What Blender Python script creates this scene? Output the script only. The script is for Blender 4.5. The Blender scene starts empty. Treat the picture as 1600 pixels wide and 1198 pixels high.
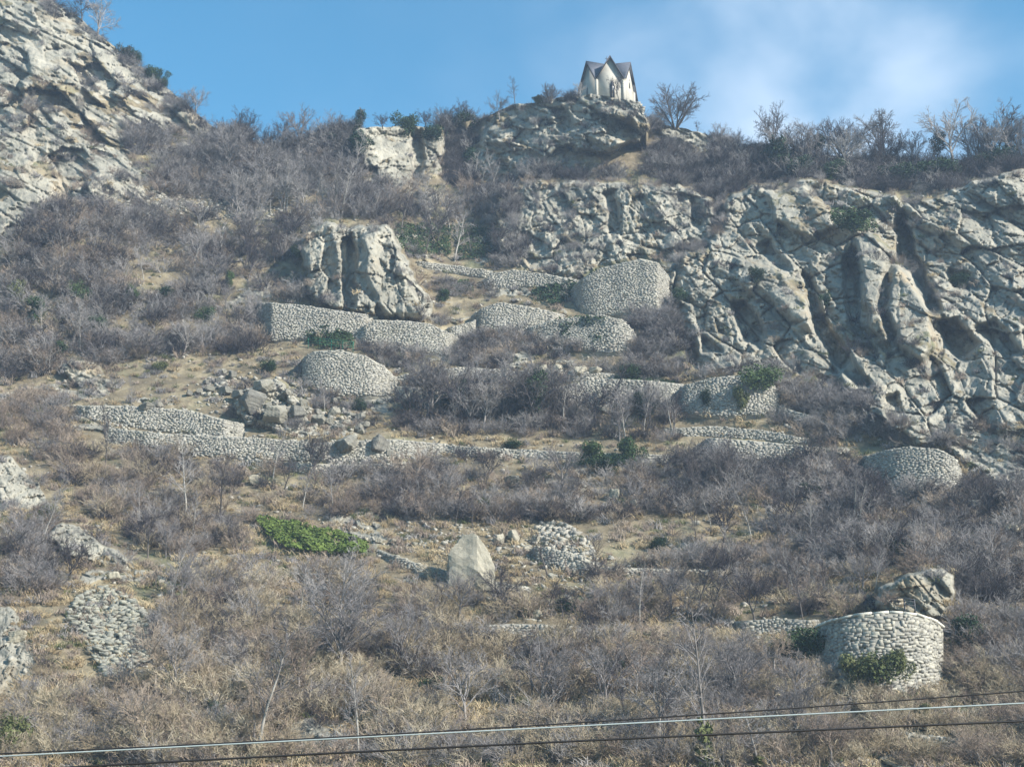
import bpy, math, random
import numpy as np
from mathutils import Vector

random.seed(7)
RNG = np.random.default_rng(11)
scene = bpy.context.scene
COL = scene.collection
R = math.radians

# ------------------------------------------------------------------ camera, sky, sun, exposure
W, H, FPX = 1600, 1198, 2198.0
PITCH, CZ = R(16.0), 3.5
cam_d = bpy.data.cameras.new("camera")
cam_d.sensor_width = 36.0
cam_d.lens = 36.0 * FPX / W
cam_d.clip_start, cam_d.clip_end = 0.2, 9000.0
cam = bpy.data.objects.new("camera", cam_d)
cam.location = (0, 0, CZ)
cam.rotation_euler = (R(90) + PITCH, 0, 0)
COL.objects.link(cam)
scene.camera = cam

SUN_DIR = Vector((0.77, -0.46, 0.56)).normalized()      # towards the sun: right, behind the viewer, mid-high
SUN_EL = math.asin(SUN_DIR.z)
SUN_AZ = math.atan2(SUN_DIR.x, SUN_DIR.y)               # clockwise from +Y

world = bpy.data.worlds.new("World")
scene.world = world
world.use_nodes = True
wn, wl = world.node_tree.nodes, world.node_tree.links
wn.clear()
w_out = wn.new("ShaderNodeOutputWorld")
w_bg = wn.new("ShaderNodeBackground")
w_sky = wn.new("ShaderNodeTexSky")
w_sky.sky_type = 'NISHITA'
w_sky.sun_disc = False
w_sky.sun_elevation = SUN_EL
w_sky.sun_rotation = SUN_AZ
w_sky.altitude = 600
w_sky.air_density = 1.1
w_sky.dust_density = 0.3
w_sky.ozone_density = 1.2
w_bg.inputs["Strength"].default_value = 0.115
# thin white cloud over the right-hand ridge, made of noise over the sky direction
w_tc = wn.new("ShaderNodeTexCoord")
def wmath(op, a, b=None):
    n = wn.new("ShaderNodeMath"); n.operation = op
    for i, v in enumerate((a, b)):
        if v is None: continue
        if isinstance(v, (int, float)): n.inputs[i].default_value = v
        else: wl.new(v, n.inputs[i])
    return n.outputs[0]
w_n1 = wn.new("ShaderNodeTexNoise"); w_n1.inputs["Scale"].default_value = 6.0
w_n1.inputs["Detail"].default_value = 5.0; w_n1.inputs["Roughness"].default_value = 0.45
w_n1.inputs["Distortion"].default_value = 0.15
w_map = wn.new("ShaderNodeMapping"); w_map.inputs["Scale"].default_value = (1.0, 1.0, 1.25)
w_map.inputs["Location"].default_value = (0.35, 0.1, 0.0)
wl.new(w_tc.outputs["Generated"], w_map.inputs["Vector"])
wl.new(w_map.outputs[0], w_n1.inputs["Vector"])
def cloud_bank(direction, half):
    d = wn.new("ShaderNodeVectorMath"); d.operation = 'DISTANCE'
    wl.new(w_tc.outputs["Generated"], d.inputs[0]); d.inputs[1].default_value = direction
    m = wn.new("ShaderNodeMapRange"); m.interpolation_type = 'SMOOTHERSTEP'
    wl.new(d.outputs["Value"], m.inputs[0])
    m.inputs[1].default_value = half; m.inputs[2].default_value = half * 0.12
    m.inputs[3].default_value = 0.0; m.inputs[4].default_value = 1.0
    return m.outputs[0]
CLOUDS = wn.new("ShaderNodeMapRange"); CLOUDS.interpolation_type = 'SMOOTHSTEP'
wl.new(w_n1.outputs[0], CLOUDS.inputs[0])
CLOUDS.inputs[1].default_value = 0.28; CLOUDS.inputs[2].default_value = 0.80

def ray(px, py):
    cx = (np.asarray(px, float) - W / 2) / FPX
    cy = (H / 2 - np.asarray(py, float)) / FPX
    cp, sp = math.cos(PITCH), math.sin(PITCH)
    return cx, cp - sp * cy, sp + cp * cy
def unproj(px, py, D):
    """world point on the line of sight of a picture point, at forward distance D"""
    dx, dy, dz = ray(px, py)
    t = np.asarray(D, float) / dy
    return np.stack([dx * t, dy * t, CZ + dz * t], -1)

def sky_dir(px, py):
    v = Vector([float(q) for q in ray(px, py)]); return v.normalized()
banks = None
for (bx, by, hw, st) in ((1270, 130, 0.22, 0.95), (1150, 10, 0.20, 0.85), (1480, 150, 0.16, 0.5), (700, -40, 0.22, 0.10)):
    o = wmath('MULTIPLY', cloud_bank(sky_dir(bx, by), hw), st)
    banks = o if banks is None else wmath('MAXIMUM', banks, o)
cl = wmath('MULTIPLY', wmath('MULTIPLY', CLOUDS.outputs[0], banks), 0.95)
w_mix = wn.new("ShaderNodeMix"); w_mix.data_type = 'RGBA'
wl.new(cl, w_mix.inputs["Factor"])
w_hsv = wn.new("ShaderNodeHueSaturation")
wl.new(w_sky.outputs[0], w_hsv.inputs["Color"])
w_hsv.inputs["Saturation"].default_value = 1.32
w_hsv.inputs["Hue"].default_value = 0.484
wl.new(w_hsv.outputs[0], w_mix.inputs["A"])
w_mix.inputs["B"].default_value = (4.9, 5.5, 6.3, 1)
wl.new(w_mix.outputs["Result"], w_bg.inputs["Color"])
wl.new(w_bg.outputs[0], w_out.inputs["Surface"])

sun_d = bpy.data.lights.new("sun", 'SUN')
sun_d.energy = 5.0
sun_d.angle = R(0.53)
sun_d.color = (1.0, 0.95, 0.87)
sun = bpy.data.objects.new("sun", sun_d)
sun.rotation_euler = (-SUN_DIR).to_track_quat('-Z', 'Y').to_euler()
sun.location = (120, -60, 160)
COL.objects.link(sun)

scene.view_settings.view_transform = 'Standard'
scene.view_settings.look = 'None'
scene.view_settings.gamma = 1.0
scene.view_settings.use_curve_mapping = False
scene.view_settings.exposure = 0.95
scene.render.engine = 'CYCLES'
scene.cycles.use_denoising = True
scene.cycles.max_bounces = 4
scene.cycles.diffuse_bounces = 2
scene.cycles.volume_bounces = 0
scene.cycles.transparent_max_bounces = 4
scene.cycles.sample_clamp_indirect = 4.0

# ------------------------------------------------------------------ noise and small helpers
def h2(ix, iy, seed):
    a = (ix.astype(np.int64) * 374761393 + iy.astype(np.int64) * 668265263 + seed * 974711) & 0xffffffff
    a = ((a ^ (a >> 13)) * 1274126177) & 0xffffffff
    a = ((a ^ (a >> 16)) * 2246822519) & 0xffffffff
    return ((a ^ (a >> 15)) & 0xffffff) / float(0x1000000)
def vnoise(x, y, seed=0):
    ix, iy = np.floor(x), np.floor(y)
    fx, fy = x - ix, y - iy
    fx = fx * fx * (3 - 2 * fx); fy = fy * fy * (3 - 2 * fy)
    a, b = h2(ix, iy, seed), h2(ix + 1, iy, seed)
    c, d = h2(ix, iy + 1, seed), h2(ix + 1, iy + 1, seed)
    return (a + (b - a) * fx) * (1 - fy) + (c + (d - c) * fx) * fy
def fbm(x, y, seed=0, octv=4, gain=0.5):
    s, a, t = 0.0, 1.0, 0.0
    for i in range(octv):
        s = s + a * (vnoise(x * 2 ** i, y * 2 ** i, seed + i * 17) - 0.5) * 2
        t += a; a *= gain
    return s / t
def facet(u, v, cu, cv, ca, sa, seed, gx, gz, off):
    """broken-rock relief in metres: every cell of a jointed face is its own tilted plane with its own offset; also the distance to the joints"""
    U, V_ = u / cu, v / cv
    iu, iv = np.floor(U), np.floor(V_)
    b1 = np.full(u.shape, 1e9); b2 = np.full(u.shape, 1e9)
    val = np.zeros(u.shape)
    for du in (-1, 0, 1):
        for dv in (-1, 0, 1):
            ku, kv = iu + du, iv + dv
            pu = ku + 0.08 + 0.84 * h2(ku, kv, seed); pv = kv + 0.08 + 0.84 * h2(ku, kv, seed + 1)
            eu, ev = U - pu, V_ - pv
            d = np.abs(eu) ** 1.5 + np.abs(ev) ** 1.5
            dX = (eu * cu) * ca - (ev * cv) * sa; dZ = (eu * cu) * sa + (ev * cv) * ca
            nv = off * cv * (h2(ku, kv, seed + 2) - 0.5) * 2 + gx * (h2(ku, kv, seed + 3) - 0.5) * 2 * dX + gz * (h2(ku, kv, seed + 4) - 0.5) * 2 * dZ
            near = d < b1
            b2 = np.where(near, b1, np.minimum(b2, d))
            val = np.where(near, nv, val)
            b1 = np.minimum(b1, d)
    return val, b2 - b1
def sstep(a, b, x):
    t = np.clip((x - a) / (b - a), 0, 1); return t * t * (3 - 2 * t)
def inpoly(px, py, poly):
    r = np.zeros(np.shape(px), bool)
    n = len(poly)
    for i in range(n):
        x1, y1 = poly[i]; x2, y2 = poly[(i + 1) % n]
        if y1 == y2: continue
        c = ((y1 > py) != (y2 > py)) & (px < (x2 - x1) * (py - y1) / (y2 - y1) + x1)
        r ^= c
    return r
def blur(a, n):
    if n < 1: return a
    k = np.ones(2 * n + 1) / (2 * n + 1)
    for ax in (0, 1):
        p = np.pad(a, [(n, n) if i == ax else (0, 0) for i in (0, 1)], mode='edge')
        c = np.cumsum(np.insert(p, 0, 0, axis=ax), axis=ax)
        a = (np.take(c, range(2 * n + 1, c.shape[ax]), axis=ax) - np.take(c, range(0, c.shape[ax] - 2 * n - 1), axis=ax)) / (2 * n + 1)
    return a

def tag(o, label=None, cat=None, group=None, kind=None):
    if label: o["label"] = label
    if cat: o["category"] = cat
    if group: o["group"] = group
    if kind: o["kind"] = kind
    return o
def link(name, data, parent=None):
    o = bpy.data.objects.new(name, data); COL.objects.link(o)
    if parent is not None: o.parent = parent
    return o
def empty(name, loc, rz=0.0):
    o = bpy.data.objects.new(name, None); COL.objects.link(o)
    o.empty_display_size = 0.3
    o.location = loc; o.rotation_euler = (0, 0, rz)
    return o
def np_mesh(name, V, polys_flat, sizes, mat, smooth=False):
    V = np.ascontiguousarray(V, np.float32).reshape(-1, 3)
    polys_flat = np.ascontiguousarray(polys_flat, np.int32).ravel()
    sizes = np.asarray(sizes, np.int32)
    m = bpy.data.meshes.new(name)
    m.vertices.add(len(V)); m.vertices.foreach_set("co", V.ravel())
    m.loops.add(len(polys_flat)); m.loops.foreach_set("vertex_index", polys_flat)
    m.polygons.add(len(sizes))
    st = np.zeros(len(sizes), np.int32); st[1:] = np.cumsum(sizes)[:-1]
    m.polygons.foreach_set("loop_start", st)
    m.polygons.foreach_set("loop_total", sizes)
    if smooth: m.polygons.foreach_set("use_smooth", np.ones(len(sizes), bool))
    m.update(calc_edges=True)
    for mm in (mat if isinstance(mat, (list, tuple)) else [mat]):
        if mm: m.materials.append(mm)
    return m
def np_mesh_k(name, V, F, mat, smooth=False):
    F = np.asarray(F, np.int32)
    return np_mesh(name, V, F, np.full(len(F), F.shape[1]), mat, smooth)

class MB:
    """collects shapes and builds them as one mesh object"""
    def __init__(s): s.v, s.f = [], []
    def add(s, V, F):
        o = len(s.v); s.v += [tuple(map(float, p)) for p in V]
        s.f += [tuple(i + o for i in f) for f in F]
    def box(s, c, sx, sy, sz, rz=0.0, tilt=(0, 0), j=0.0):
        ca, sa = math.cos(rz), math.sin(rz)
        vs = []
        for z in (-1, 1):
            for (x, y) in ((-1, -1), (1, -1), (1, 1), (-1, 1)):
                X = x * sx / 2 + random.uniform(-j, j); Y = y * sy / 2 + random.uniform(-j, j); Z = z * sz / 2 + random.uniform(-j, j)
                X += tilt[0] * Z; Y += tilt[1] * Z
                vs.append((c[0] + X * ca - Y * sa, c[1] + X * sa + Y * ca, c[2] + Z))
        s.add(vs, [(0, 3, 2, 1), (4, 5, 6, 7), (0, 1, 5, 4), (1, 2, 6, 5), (2, 3, 7, 6), (3, 0, 4, 7)])
    def prism(s, poly, thick):
        """closed slab: polygon of 3-D points extruded by the vector thick"""
        n = len(poly); t = Vector(thick)
        vs = [Vector(p) for p in poly] + [Vector(p) + t for p in poly]
        fs = [tuple(range(n)), tuple(range(2 * n - 1, n - 1, -1))]
        for i in range(n):
            k = (i + 1) % n; fs.append((i, i + n, k + n, k))
        s.add(vs, fs)
    def tube(s, pts, rad, n=6, cap=True):
        pts = [Vector(p) for p in pts]; rings = []
        base = len(s.v)
        for i, p in enumerate(pts):
            d = (pts[min(i + 1, len(pts) - 1)] - pts[max(i - 1, 0)]).normalized()
            a = d.orthogonal().normalized() if i == 0 else (a - d * a.dot(d)).normalized()
            b = d.cross(a)
            r = rad[i] if isinstance(rad, (list, tuple)) else rad
            for k in range(n):
                t = 2 * math.pi * k / n
                s.v.append(tuple(p + a * (r * math.cos(t)) + b * (r * math.sin(t))))
        for i in range(len(pts) - 1):
            for k in range(n):
                k2 = (k + 1) % n
                s.f.append((base + i * n + k, base + i * n + k2, base + (i + 1) * n + k2, base + (i + 1) * n + k))
        if cap:
            s.f.append(tuple(base + k for k in range(n - 1, -1, -1)))
            s.f.append(tuple(base + (len(pts) - 1) * n + k for k in range(n)))
    def mesh(s, name, mat, smooth=False):
        flat = [i for f in s.f for i in f]
        return np_mesh(name, np.array(s.v), flat, [len(f) for f in s.f], mat, smooth)
    def build(s, name, mat, parent=None, smooth=False):
        return link(name, s.mesh(name, mat, smooth), parent)

# ------------------------------------------------------------------ materials
def new_mat(name, rough=0.9, spec=0.15):
    m = bpy.data.materials.new(name); m.use_nodes = True
    b = m.node_tree.nodes["Principled BSDF"]
    b.inputs["Roughness"].default_value = rough
    b.inputs["Specular IOR Level"].default_value = spec
    return m, m.node_tree.nodes, m.node_tree.links, b
def ramp(n, stops):
    r = n.new("ShaderNodeValToRGB")
    e = r.color_ramp.elements
    while len(e) < len(stops): e.new(0.5)
    for i, (p, c) in enumerate(stops):
        e[i].position = p
        e[i].color = (c[0], c[1], c[2], 1) if isinstance(c, (tuple, list)) else (c, c, c, 1)
    return r
def noise(n, l, vec, scale, detail=6, rough=0.6, dist=0.0):
    t = n.new("ShaderNodeTexNoise")
    t.inputs["Scale"].default_value = scale; t.inputs["Detail"].default_value = detail
    t.inputs["Roughness"].default_value = rough; t.inputs["Distortion"].default_value = dist
    if vec is not None: l.new(vec, t.inputs["Vector"])
    return t.outputs[0]
def mixc(n, l, fac, a, b, mode='MIX'):
    m = n.new("ShaderNodeMix"); m.data_type = 'RGBA'; m.blend_type = mode
    for sock, v in (("Factor", fac), ("A", a), ("B", b)):
        if isinstance(v, (int, float)): m.inputs[sock].default_value = v
        elif isinstance(v, (tuple, list)): m.inputs[sock].default_value = (v[0], v[1], v[2], 1)
        else: l.new(v, m.inputs[sock])
    return m.outputs["Result"]
def mathn(n, l, op, a, b=None, clamp=False):
    m = n.new("ShaderNodeMath"); m.operation = op; m.use_clamp = clamp
    for i, v in enumerate((a, b)):
        if v is None: continue
        if isinstance(v, (int, float)): m.inputs[i].default_value = v
        else: l.new(v, m.inputs[i])
    return m.outputs[0]
def rock_color(n, l, pos, warm=None):
    mp = n.new("ShaderNodeMapping"); mp.inputs["Rotation"].default_value = (0, R(-32), 0); mp.inputs["Scale"].default_value = (1.0, 0.7, 0.3)
    l.new(pos, mp.inputs["Vector"])
    big = ramp(n, [(0.28, (0.19, 0.182, 0.153)), (0.5, (0.295, 0.277, 0.23)), (0.72, (0.405, 0.376, 0.31))])
    l.new(noise(n, l, pos, 0.22, 5, 0.62), big.inputs[0])
    streak = ramp(n, [(0.34, (0.62, 0.62, 0.62)), (0.5, (0.94, 0.94, 0.92)), (0.7, (1.1, 1.08, 1.04))])
    l.new(noise(n, l, mp.outputs[0], 0.9, 5, 0.62, 0.6), streak.inputs[0])
    c = mixc(n, l, 0.85, big.outputs[0], streak.outputs[0], 'MULTIPLY')
    och = ramp(n, [(0.58, 0.0), (0.74, 1.0)])
    l.new(noise(n, l, pos, 0.16, 3, 0.55, 0.4), och.inputs[0])
    c = mixc(n, l, mathn(n, l, 'MULTIPLY', och.outputs[0], 0.5), c, (0.34, 0.255, 0.15))
    li = ramp(n, [(0.55, 0.0), (0.68, 1.0)])
    l.new(noise(n, l, pos, 0.75, 5, 0.68), li.inputs[0])
    c = mixc(n, l, mathn(n, l, 'MULTIPLY', li.outputs[0], 0.42), c, (0.115, 0.12, 0.095))
    return c
def rock_height(n, l, pos, mask):
    a = noise(n, l, pos, 2.2, 6, 0.68, 0.2)
    v = n.new("ShaderNodeTexVoronoi"); v.feature = 'DISTANCE_TO_EDGE'; v.inputs["Scale"].default_value = 1.1
    w = n.new("ShaderNodeMapping"); w.inputs["Scale"].default_value = (1.3, 1.0, 0.55); w.inputs["Rotation"].default_value = (0, R(-25), 0)
    l.new(pos, w.inputs["Vector"])
    wob = n.new("ShaderNodeVectorMath"); wob.operation = 'ADD'
    nn = n.new("ShaderNodeTexNoise"); nn.inputs["Scale"].default_value = 0.8; nn.inputs["Detail"].default_value = 2
    l.new(w.outputs[0], nn.inputs["Vector"])
    l.new(w.outputs[0], wob.inputs[0]); l.new(nn.outputs["Color"], wob.inputs[1])
    l.new(wob.outputs[0], v.inputs["Vector"])
    cr = ramp(n, [(0.0, 0.0), (0.10, 1.0)])
    l.new(v.outputs["Distance"], cr.inputs[0])
    return mathn(n, l, 'ADD', a, mathn(n, l, 'MULTIPLY', mathn(n, l, 'MULTIPLY', cr.outputs[0], mask), 0.3))

def make_terrain_mat():
    m, n, l, b = new_mat("hillside_rock_and_soil", 0.93, 0.12)
    g = n.new("ShaderNodeNewGeometry"); pos = g.outputs["Position"]
    at = n.new("ShaderNodeAttribute"); at.attribute_name = "rock"
    rc = rock_color(n, l, pos)
    soil = ramp(n, [(0.30, (0.095, 0.08, 0.055)), (0.48, (0.165, 0.135, 0.088)), (0.62, (0.27, 0.225, 0.145)), (0.78, (0.38, 0.325, 0.22))])
    l.new(noise(n, l, pos, 0.33, 7, 0.7), soil.inputs[0])
    gr = ramp(n, [(0.55, 0.0), (0.7, 1.0)])
    l.new(noise(n, l, pos, 0.12, 5, 0.6), gr.inputs[0])
    sc = mixc(n, l, mathn(n, l, 'MULTIPLY', gr.outputs[0], 0.7), soil.outputs[0], (0.12, 0.14, 0.075))
    # stones showing through the soil
    st = ramp(n, [(0.60, 0.0), (0.66, 1.0)])
    l.new(noise(n, l, pos, 1.3, 5, 0.75), st.inputs[0])
    sc = mixc(n, l, mathn(n, l, 'MULTIPLY', st.outputs[0], 0.7), sc, (0.29, 0.27, 0.23))
    edge = mathn(n, l, 'ADD', at.outputs["Fac"], mathn(n, l, 'MULTIPLY', mathn(n, l, 'SUBTRACT', noise(n, l, pos, 0.9, 4, 0.7), 0.5), 0.9))
    er = ramp(n, [(0.42, 0.0), (0.58, 1.0)]); l.new(edge, er.inputs[0])
    l.new(mixc(n, l, er.outputs[0], sc, rc), b.inputs["Base Color"])
    bp = n.new("ShaderNodeBump"); bp.inputs["Strength"].default_value = 0.8; bp.inputs["Distance"].default_value = 0.16
    l.new(rock_height(n, l, pos, er.outputs[0]), bp.inputs["Height"]); l.new(bp.outputs[0], b.inputs["Normal"])
    return m
def make_stone_mat(name, lo, hi, moss=0.35, per_object=False):
    m, n, l, b = new_mat(name, 0.92, 0.12)
    g = n.new("ShaderNodeNewGeometry"); pos = g.outputs["Position"]
    r = ramp(n, [(0.3, lo), (0.7, hi)])
    l.new(noise(n, l, pos, 1.6, 7, 0.7), r.inputs[0])
    isl = ramp(n, [(0.0, (0.78, 0.78, 0.79)), (0.5, (0.98, 0.97, 0.95)), (1.0, (1.16, 1.14, 1.08))])
    if per_object:
        oi = n.new("ShaderNodeObjectInfo"); l.new(oi.outputs["Random"], isl.inputs[0])
    else: l.new(g.outputs["Random Per Island"], isl.inputs[0])
    c = mixc(n, l, 1.0, r.outputs[0], isl.outputs[0], 'MULTIPLY')
    ms = ramp(n, [(0.55, 0.0), (0.72, 1.0)])
    l.new(noise(n, l, pos, 0.35, 6, 0.65), ms.inputs[0])
    c = mixc(n, l, mathn(n, l, 'MULTIPLY', ms.outputs[0], moss), c, (0.17, 0.165, 0.12))
    l.new(c, b.inputs["Base Color"])
    bp = n.new("ShaderNodeBump"); bp.inputs["Strength"].default_value = 0.6; bp.inputs["Distance"].default_value = 0.12
    l.new(noise(n, l, pos, 4.0, 6, 0.7), bp.inputs["Height"]); l.new(bp.outputs[0], b.inputs["Normal"])
    return m
def make_twig_mat(name, stops, scale=0.07, translucent=0.0):
    """bark / leaf colour that varies from plant to plant and across a stand"""
    m, n, l, b = new_mat(name, 0.9, 0.1)
    g = n.new("ShaderNodeNewGeometry")
    oi = n.new("ShaderNodeObjectInfo")
    f = mathn(n, l, 'ADD', mathn(n, l, 'MULTIPLY', oi.outputs["Random"], 0.55), mathn(n, l, 'MULTIPLY', noise(n, l, g.outputs["Position"], scale, 4, 0.6), 0.75))
    f = mathn(n, l, 'SUBTRACT', f, 0.15)
    r = ramp(n, stops); l.new(f, r.inputs[0])
    fine = ramp(n, [(0.3, (0.7, 0.7, 0.7)), (0.7, (1.25, 1.25, 1.25))])
    l.new(noise(n, l, g.outputs["Position"], 1.7, 3, 0.6), fine.inputs[0])
    l.new(mixc(n, l, 1.0, r.outputs[0], fine.outputs[0], 'MULTIPLY'), b.inputs["Base Color"])
    return m
MAT = {
    "terrain": make_terrain_mat(),
    "wallstone": make_stone_mat("dry_stone", (0.22, 0.21, 0.182), (0.37, 0.352, 0.31), 0.5),
    "wallstone_obj": make_stone_mat("dry_stone_block", (0.24, 0.225, 0.19), (0.43, 0.41, 0.35), 0.3, True),
    "wallcore": make_stone_mat("wall_core", (0.25, 0.237, 0.20), (0.36, 0.342, 0.296), 0.4, True),
    "coping": make_stone_mat("coping_stone", (0.46, 0.44, 0.38), (0.62, 0.60, 0.53), 0.1),
    "rubble": make_stone_mat("rubble_stone", (0.23, 0.215, 0.185), (0.40, 0.38, 0.33), 0.2),
    "scree": make_stone_mat("scree_stone", (0.17, 0.168, 0.14), (0.35, 0.345, 0.295), 0.2),
    "boulder": make_stone_mat("boulder_stone", (0.21, 0.195, 0.155), (0.38, 0.35, 0.28), 0.35, True),
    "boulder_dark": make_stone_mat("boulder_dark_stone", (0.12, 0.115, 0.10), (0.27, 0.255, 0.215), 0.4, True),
    "twig_grey": make_twig_mat("twigs_grey", [(0.1, (0.105, 0.098, 0.097)), (0.5, (0.225, 0.208, 0.203)), (0.9, (0.37, 0.345, 0.32))]),
    "twig_brown": make_twig_mat("twigs_brown", [(0.1, (0.145, 0.112, 0.09)), (0.5, (0.265, 0.21, 0.168)), (0.9, (0.39, 0.32, 0.245))]),
    "twig_tan": make_twig_mat("twigs_tan", [(0.1, (0.238, 0.188, 0.124)), (0.5, (0.381, 0.314, 0.216)), (0.9, (0.524, 0.452, 0.327))]),
    "twig_dark": make_twig_mat("twigs_dark", [(0.1, (0.043, 0.038, 0.043)), (0.5, (0.072, 0.064, 0.068)), (0.9, (0.111, 0.098, 0.093))]),
    "bark_pale": make_twig_mat("bark_pale", [(0.1, (0.182, 0.167, 0.144)), (0.5, (0.265, 0.247, 0.216)), (0.9, (0.349, 0.326, 0.288))]),
    "bark_dark": make_twig_mat("bark_dark", [(0.1, (0.06, 0.052, 0.045)), (0.5, (0.10, 0.085, 0.075)), (0.9, (0.16, 0.14, 0.12))]),
    "bark_mid": make_twig_mat("bark_mid", [(0.1, (0.13, 0.115, 0.105)), (0.5, (0.20, 0.18, 0.165)), (0.9, (0.29, 0.26, 0.235))]),
    "leaf_dark": make_twig_mat("leaves_dark", [(0.1, (0.018, 0.03, 0.018)), (0.5, (0.03, 0.052, 0.026)), (0.9, (0.055, 0.085, 0.038))], 0.3),
    "leaf_green": make_twig_mat("leaves_green", [(0.1, (0.032, 0.052, 0.026)), (0.5, (0.05, 0.08, 0.034)), (0.9, (0.09, 0.125, 0.05))], 0.3),
    "leaf_bright": make_twig_mat("leaves_bright", [(0.1, (0.075, 0.105, 0.028)), (0.5, (0.115, 0.155, 0.038)), (0.9, (0.18, 0.22, 0.06))], 0.3),
    "leaf_olive": make_twig_mat("leaves_olive", [(0.1, (0.06, 0.075, 0.03)), (0.5, (0.10, 0.11, 0.045)), (0.9, (0.16, 0.17, 0.075))], 0.3),
    "dry_grass": make_twig_mat("dry_grass", [(0.1, (0.212, 0.156, 0.093)), (0.5, (0.360, 0.280, 0.167)), (0.9, (0.534, 0.434, 0.273))], 0.12),
}
def simple_mat(name, col, rough=0.8, spec=0.2, var=0.25, scale=1.5, metal=0.0):
    m, n, l, b = new_mat(name, rough, spec)
    g = n.new("ShaderNodeNewGeometry")
    r = ramp(n, [(0.3, tuple(c * (1 - var) for c in col)), (0.7, tuple(c * (1 + var) for c in col))])
    l.new(noise(n, l, g.outputs["Position"], scale, 6, 0.65), r.inputs[0])
    l.new(r.outputs[0], b.inputs["Base Color"]); b.inputs["Metallic"].default_value = metal
    return m
MAT["plaster"] = simple_mat("lime_plaster", (0.41, 0.385, 0.33), 0.9, 0.1, 0.16, 0.9)
MAT["slate"] = simple_mat("slate_roof", (0.10, 0.104, 0.12), 0.65, 0.3, 0.25, 2.5)
MAT["roof_edge"] = simple_mat("weathered_board", (0.055, 0.052, 0.055), 0.85, 0.1, 0.2, 2.0)
MAT["glass"] = simple_mat("dark_glass", (0.03, 0.032, 0.04), 0.25, 0.5, 0.1)
MAT["window_stone"] = simple_mat("window_surround", (0.42, 0.38, 0.31), 0.9, 0.1, 0.15)
MAT["iron"] = simple_mat("iron", (0.05, 0.05, 0.055), 0.6, 0.4, 0.2)
MAT["cable_dark"] = simple_mat("cable_black", (0.022, 0.02, 0.02), 0.6, 0.3, 0.15)
MAT["cable_pale"] = simple_mat("cable_aluminium", (0.34, 0.38, 0.37), 0.5, 0.5, 0.12)
MAT["wood_post"] = simple_mat("wooden_post", (0.20, 0.165, 0.13), 0.9, 0.1, 0.2)
MAT["net"] = simple_mat("green_net", (0.03, 0.13, 0.085), 0.9, 0.1, 0.2)
MAT["valley"] = simple_mat("valley_grass", (0.12, 0.11, 0.06), 0.95, 0.1, 0.3, 0.2)
MAT["moss"] = MAT["leaf_olive"]

# ------------------------------------------------------------------ the hillside: one sheet in depth, cut into hillside and cliffs
SKY_X = [-620, -300, -120, 0, 77, 116, 150, 179, 224, 273, 305, 347, 400, 450, 500, 545, 560, 620, 680, 720, 760, 778, 800, 850, 885, 905, 945, 985, 998, 1008, 1020, 1050, 1100, 1160, 1200, 1300, 1400, 1440, 1500, 1600, 1750, 2220]
SKY_Y = [-330, -190, -95, -45, 0, 22, 50, 74, 109, 147, 175, 212, 222, 224, 226, 207, 200, 197, 199, 192, 184, 174, 163, 157, 151, 149, 150, 156, 166, 184, 194, 197, 207, 232, 242, 243, 250, 252, 256, 246, 236, 210]
BOT = 1290.0
xs = np.concatenate([np.arange(-620, -60, 14.0), np.arange(-60, 1660, 1.65), np.arange(1660, 2221, 14.0)])
NR = 700
tt = np.linspace(0, 1, NR)
SKY = np.interp(xs, SKY_X, SKY_Y) + 3.2 * fbm(xs / 21.0, xs * 0, 5, 4, 0.6)
def skyline(x): return np.interp(x, xs, SKY)
PX = np.broadcast_to(xs[None, :], (NR, len(xs))).copy()
PY = BOT + tt[:, None] * (SKY[None, :] - BOT)

B_PY = [-400, -150, 0, 150, 300, 400, 500, 600, 700, 800, 900, 1000, 1100, 1198, 1290]
B_D  = [262, 232, 220, 206, 189, 177, 165.5, 153.5, 142, 130, 118, 106, 96, 87, 80]
def base_depth(py): return np.interp(py, B_PY, B_D)
# broad form of the hill: spurs come forward (-), hollows go back (+)
SPURS = [(-150, 60, -26, 330, 260), (60, 330, -9, 200, 160), (560, 420, -3, 110, 120), (740, 380, 7, 150, 110), (1400, 480, -11, 300, 190),
         (1700, 450, -14, 260, 300), (930, 170, -4, 120, 90), (1420, 930, -5, 140, 120), (120, 900, -4, 220, 200), (900, 640, 3, 260, 90),
         (700, 260, 5, 80, 60), (2000, 900, -12, 380, 300), (-400, 800, -14, 350, 350)]
D = base_depth(PY)
for (sx, sy, amt, rx, ry) in SPURS:
    D += amt * np.exp(-((PX - sx) / rx) ** 2 - ((PY - sy) / ry) ** 2)
XW = (PX - 800) / FPX * D; ZW = CZ + D * np.tan(PITCH + np.arctan((H / 2 - PY) / FPX))
# earth slope: soft gullies and lumps
D += 1.6 * fbm(XW / 14, ZW / 9, 3, 4) + 0.5 * fbm(XW / 2.6, ZW / 2.0, 9, 4, 0.6)
rock = np.zeros_like(D)
REG = np.zeros(D.shape, np.int8)
WX = PX + 17 * fbm(XW / 3.6, ZW / 3.6, 21, 5, 0.65); WY = PY + 15 * fbm(XW / 3.2, ZW / 3.2, 22, 5, 0.65)

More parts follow.
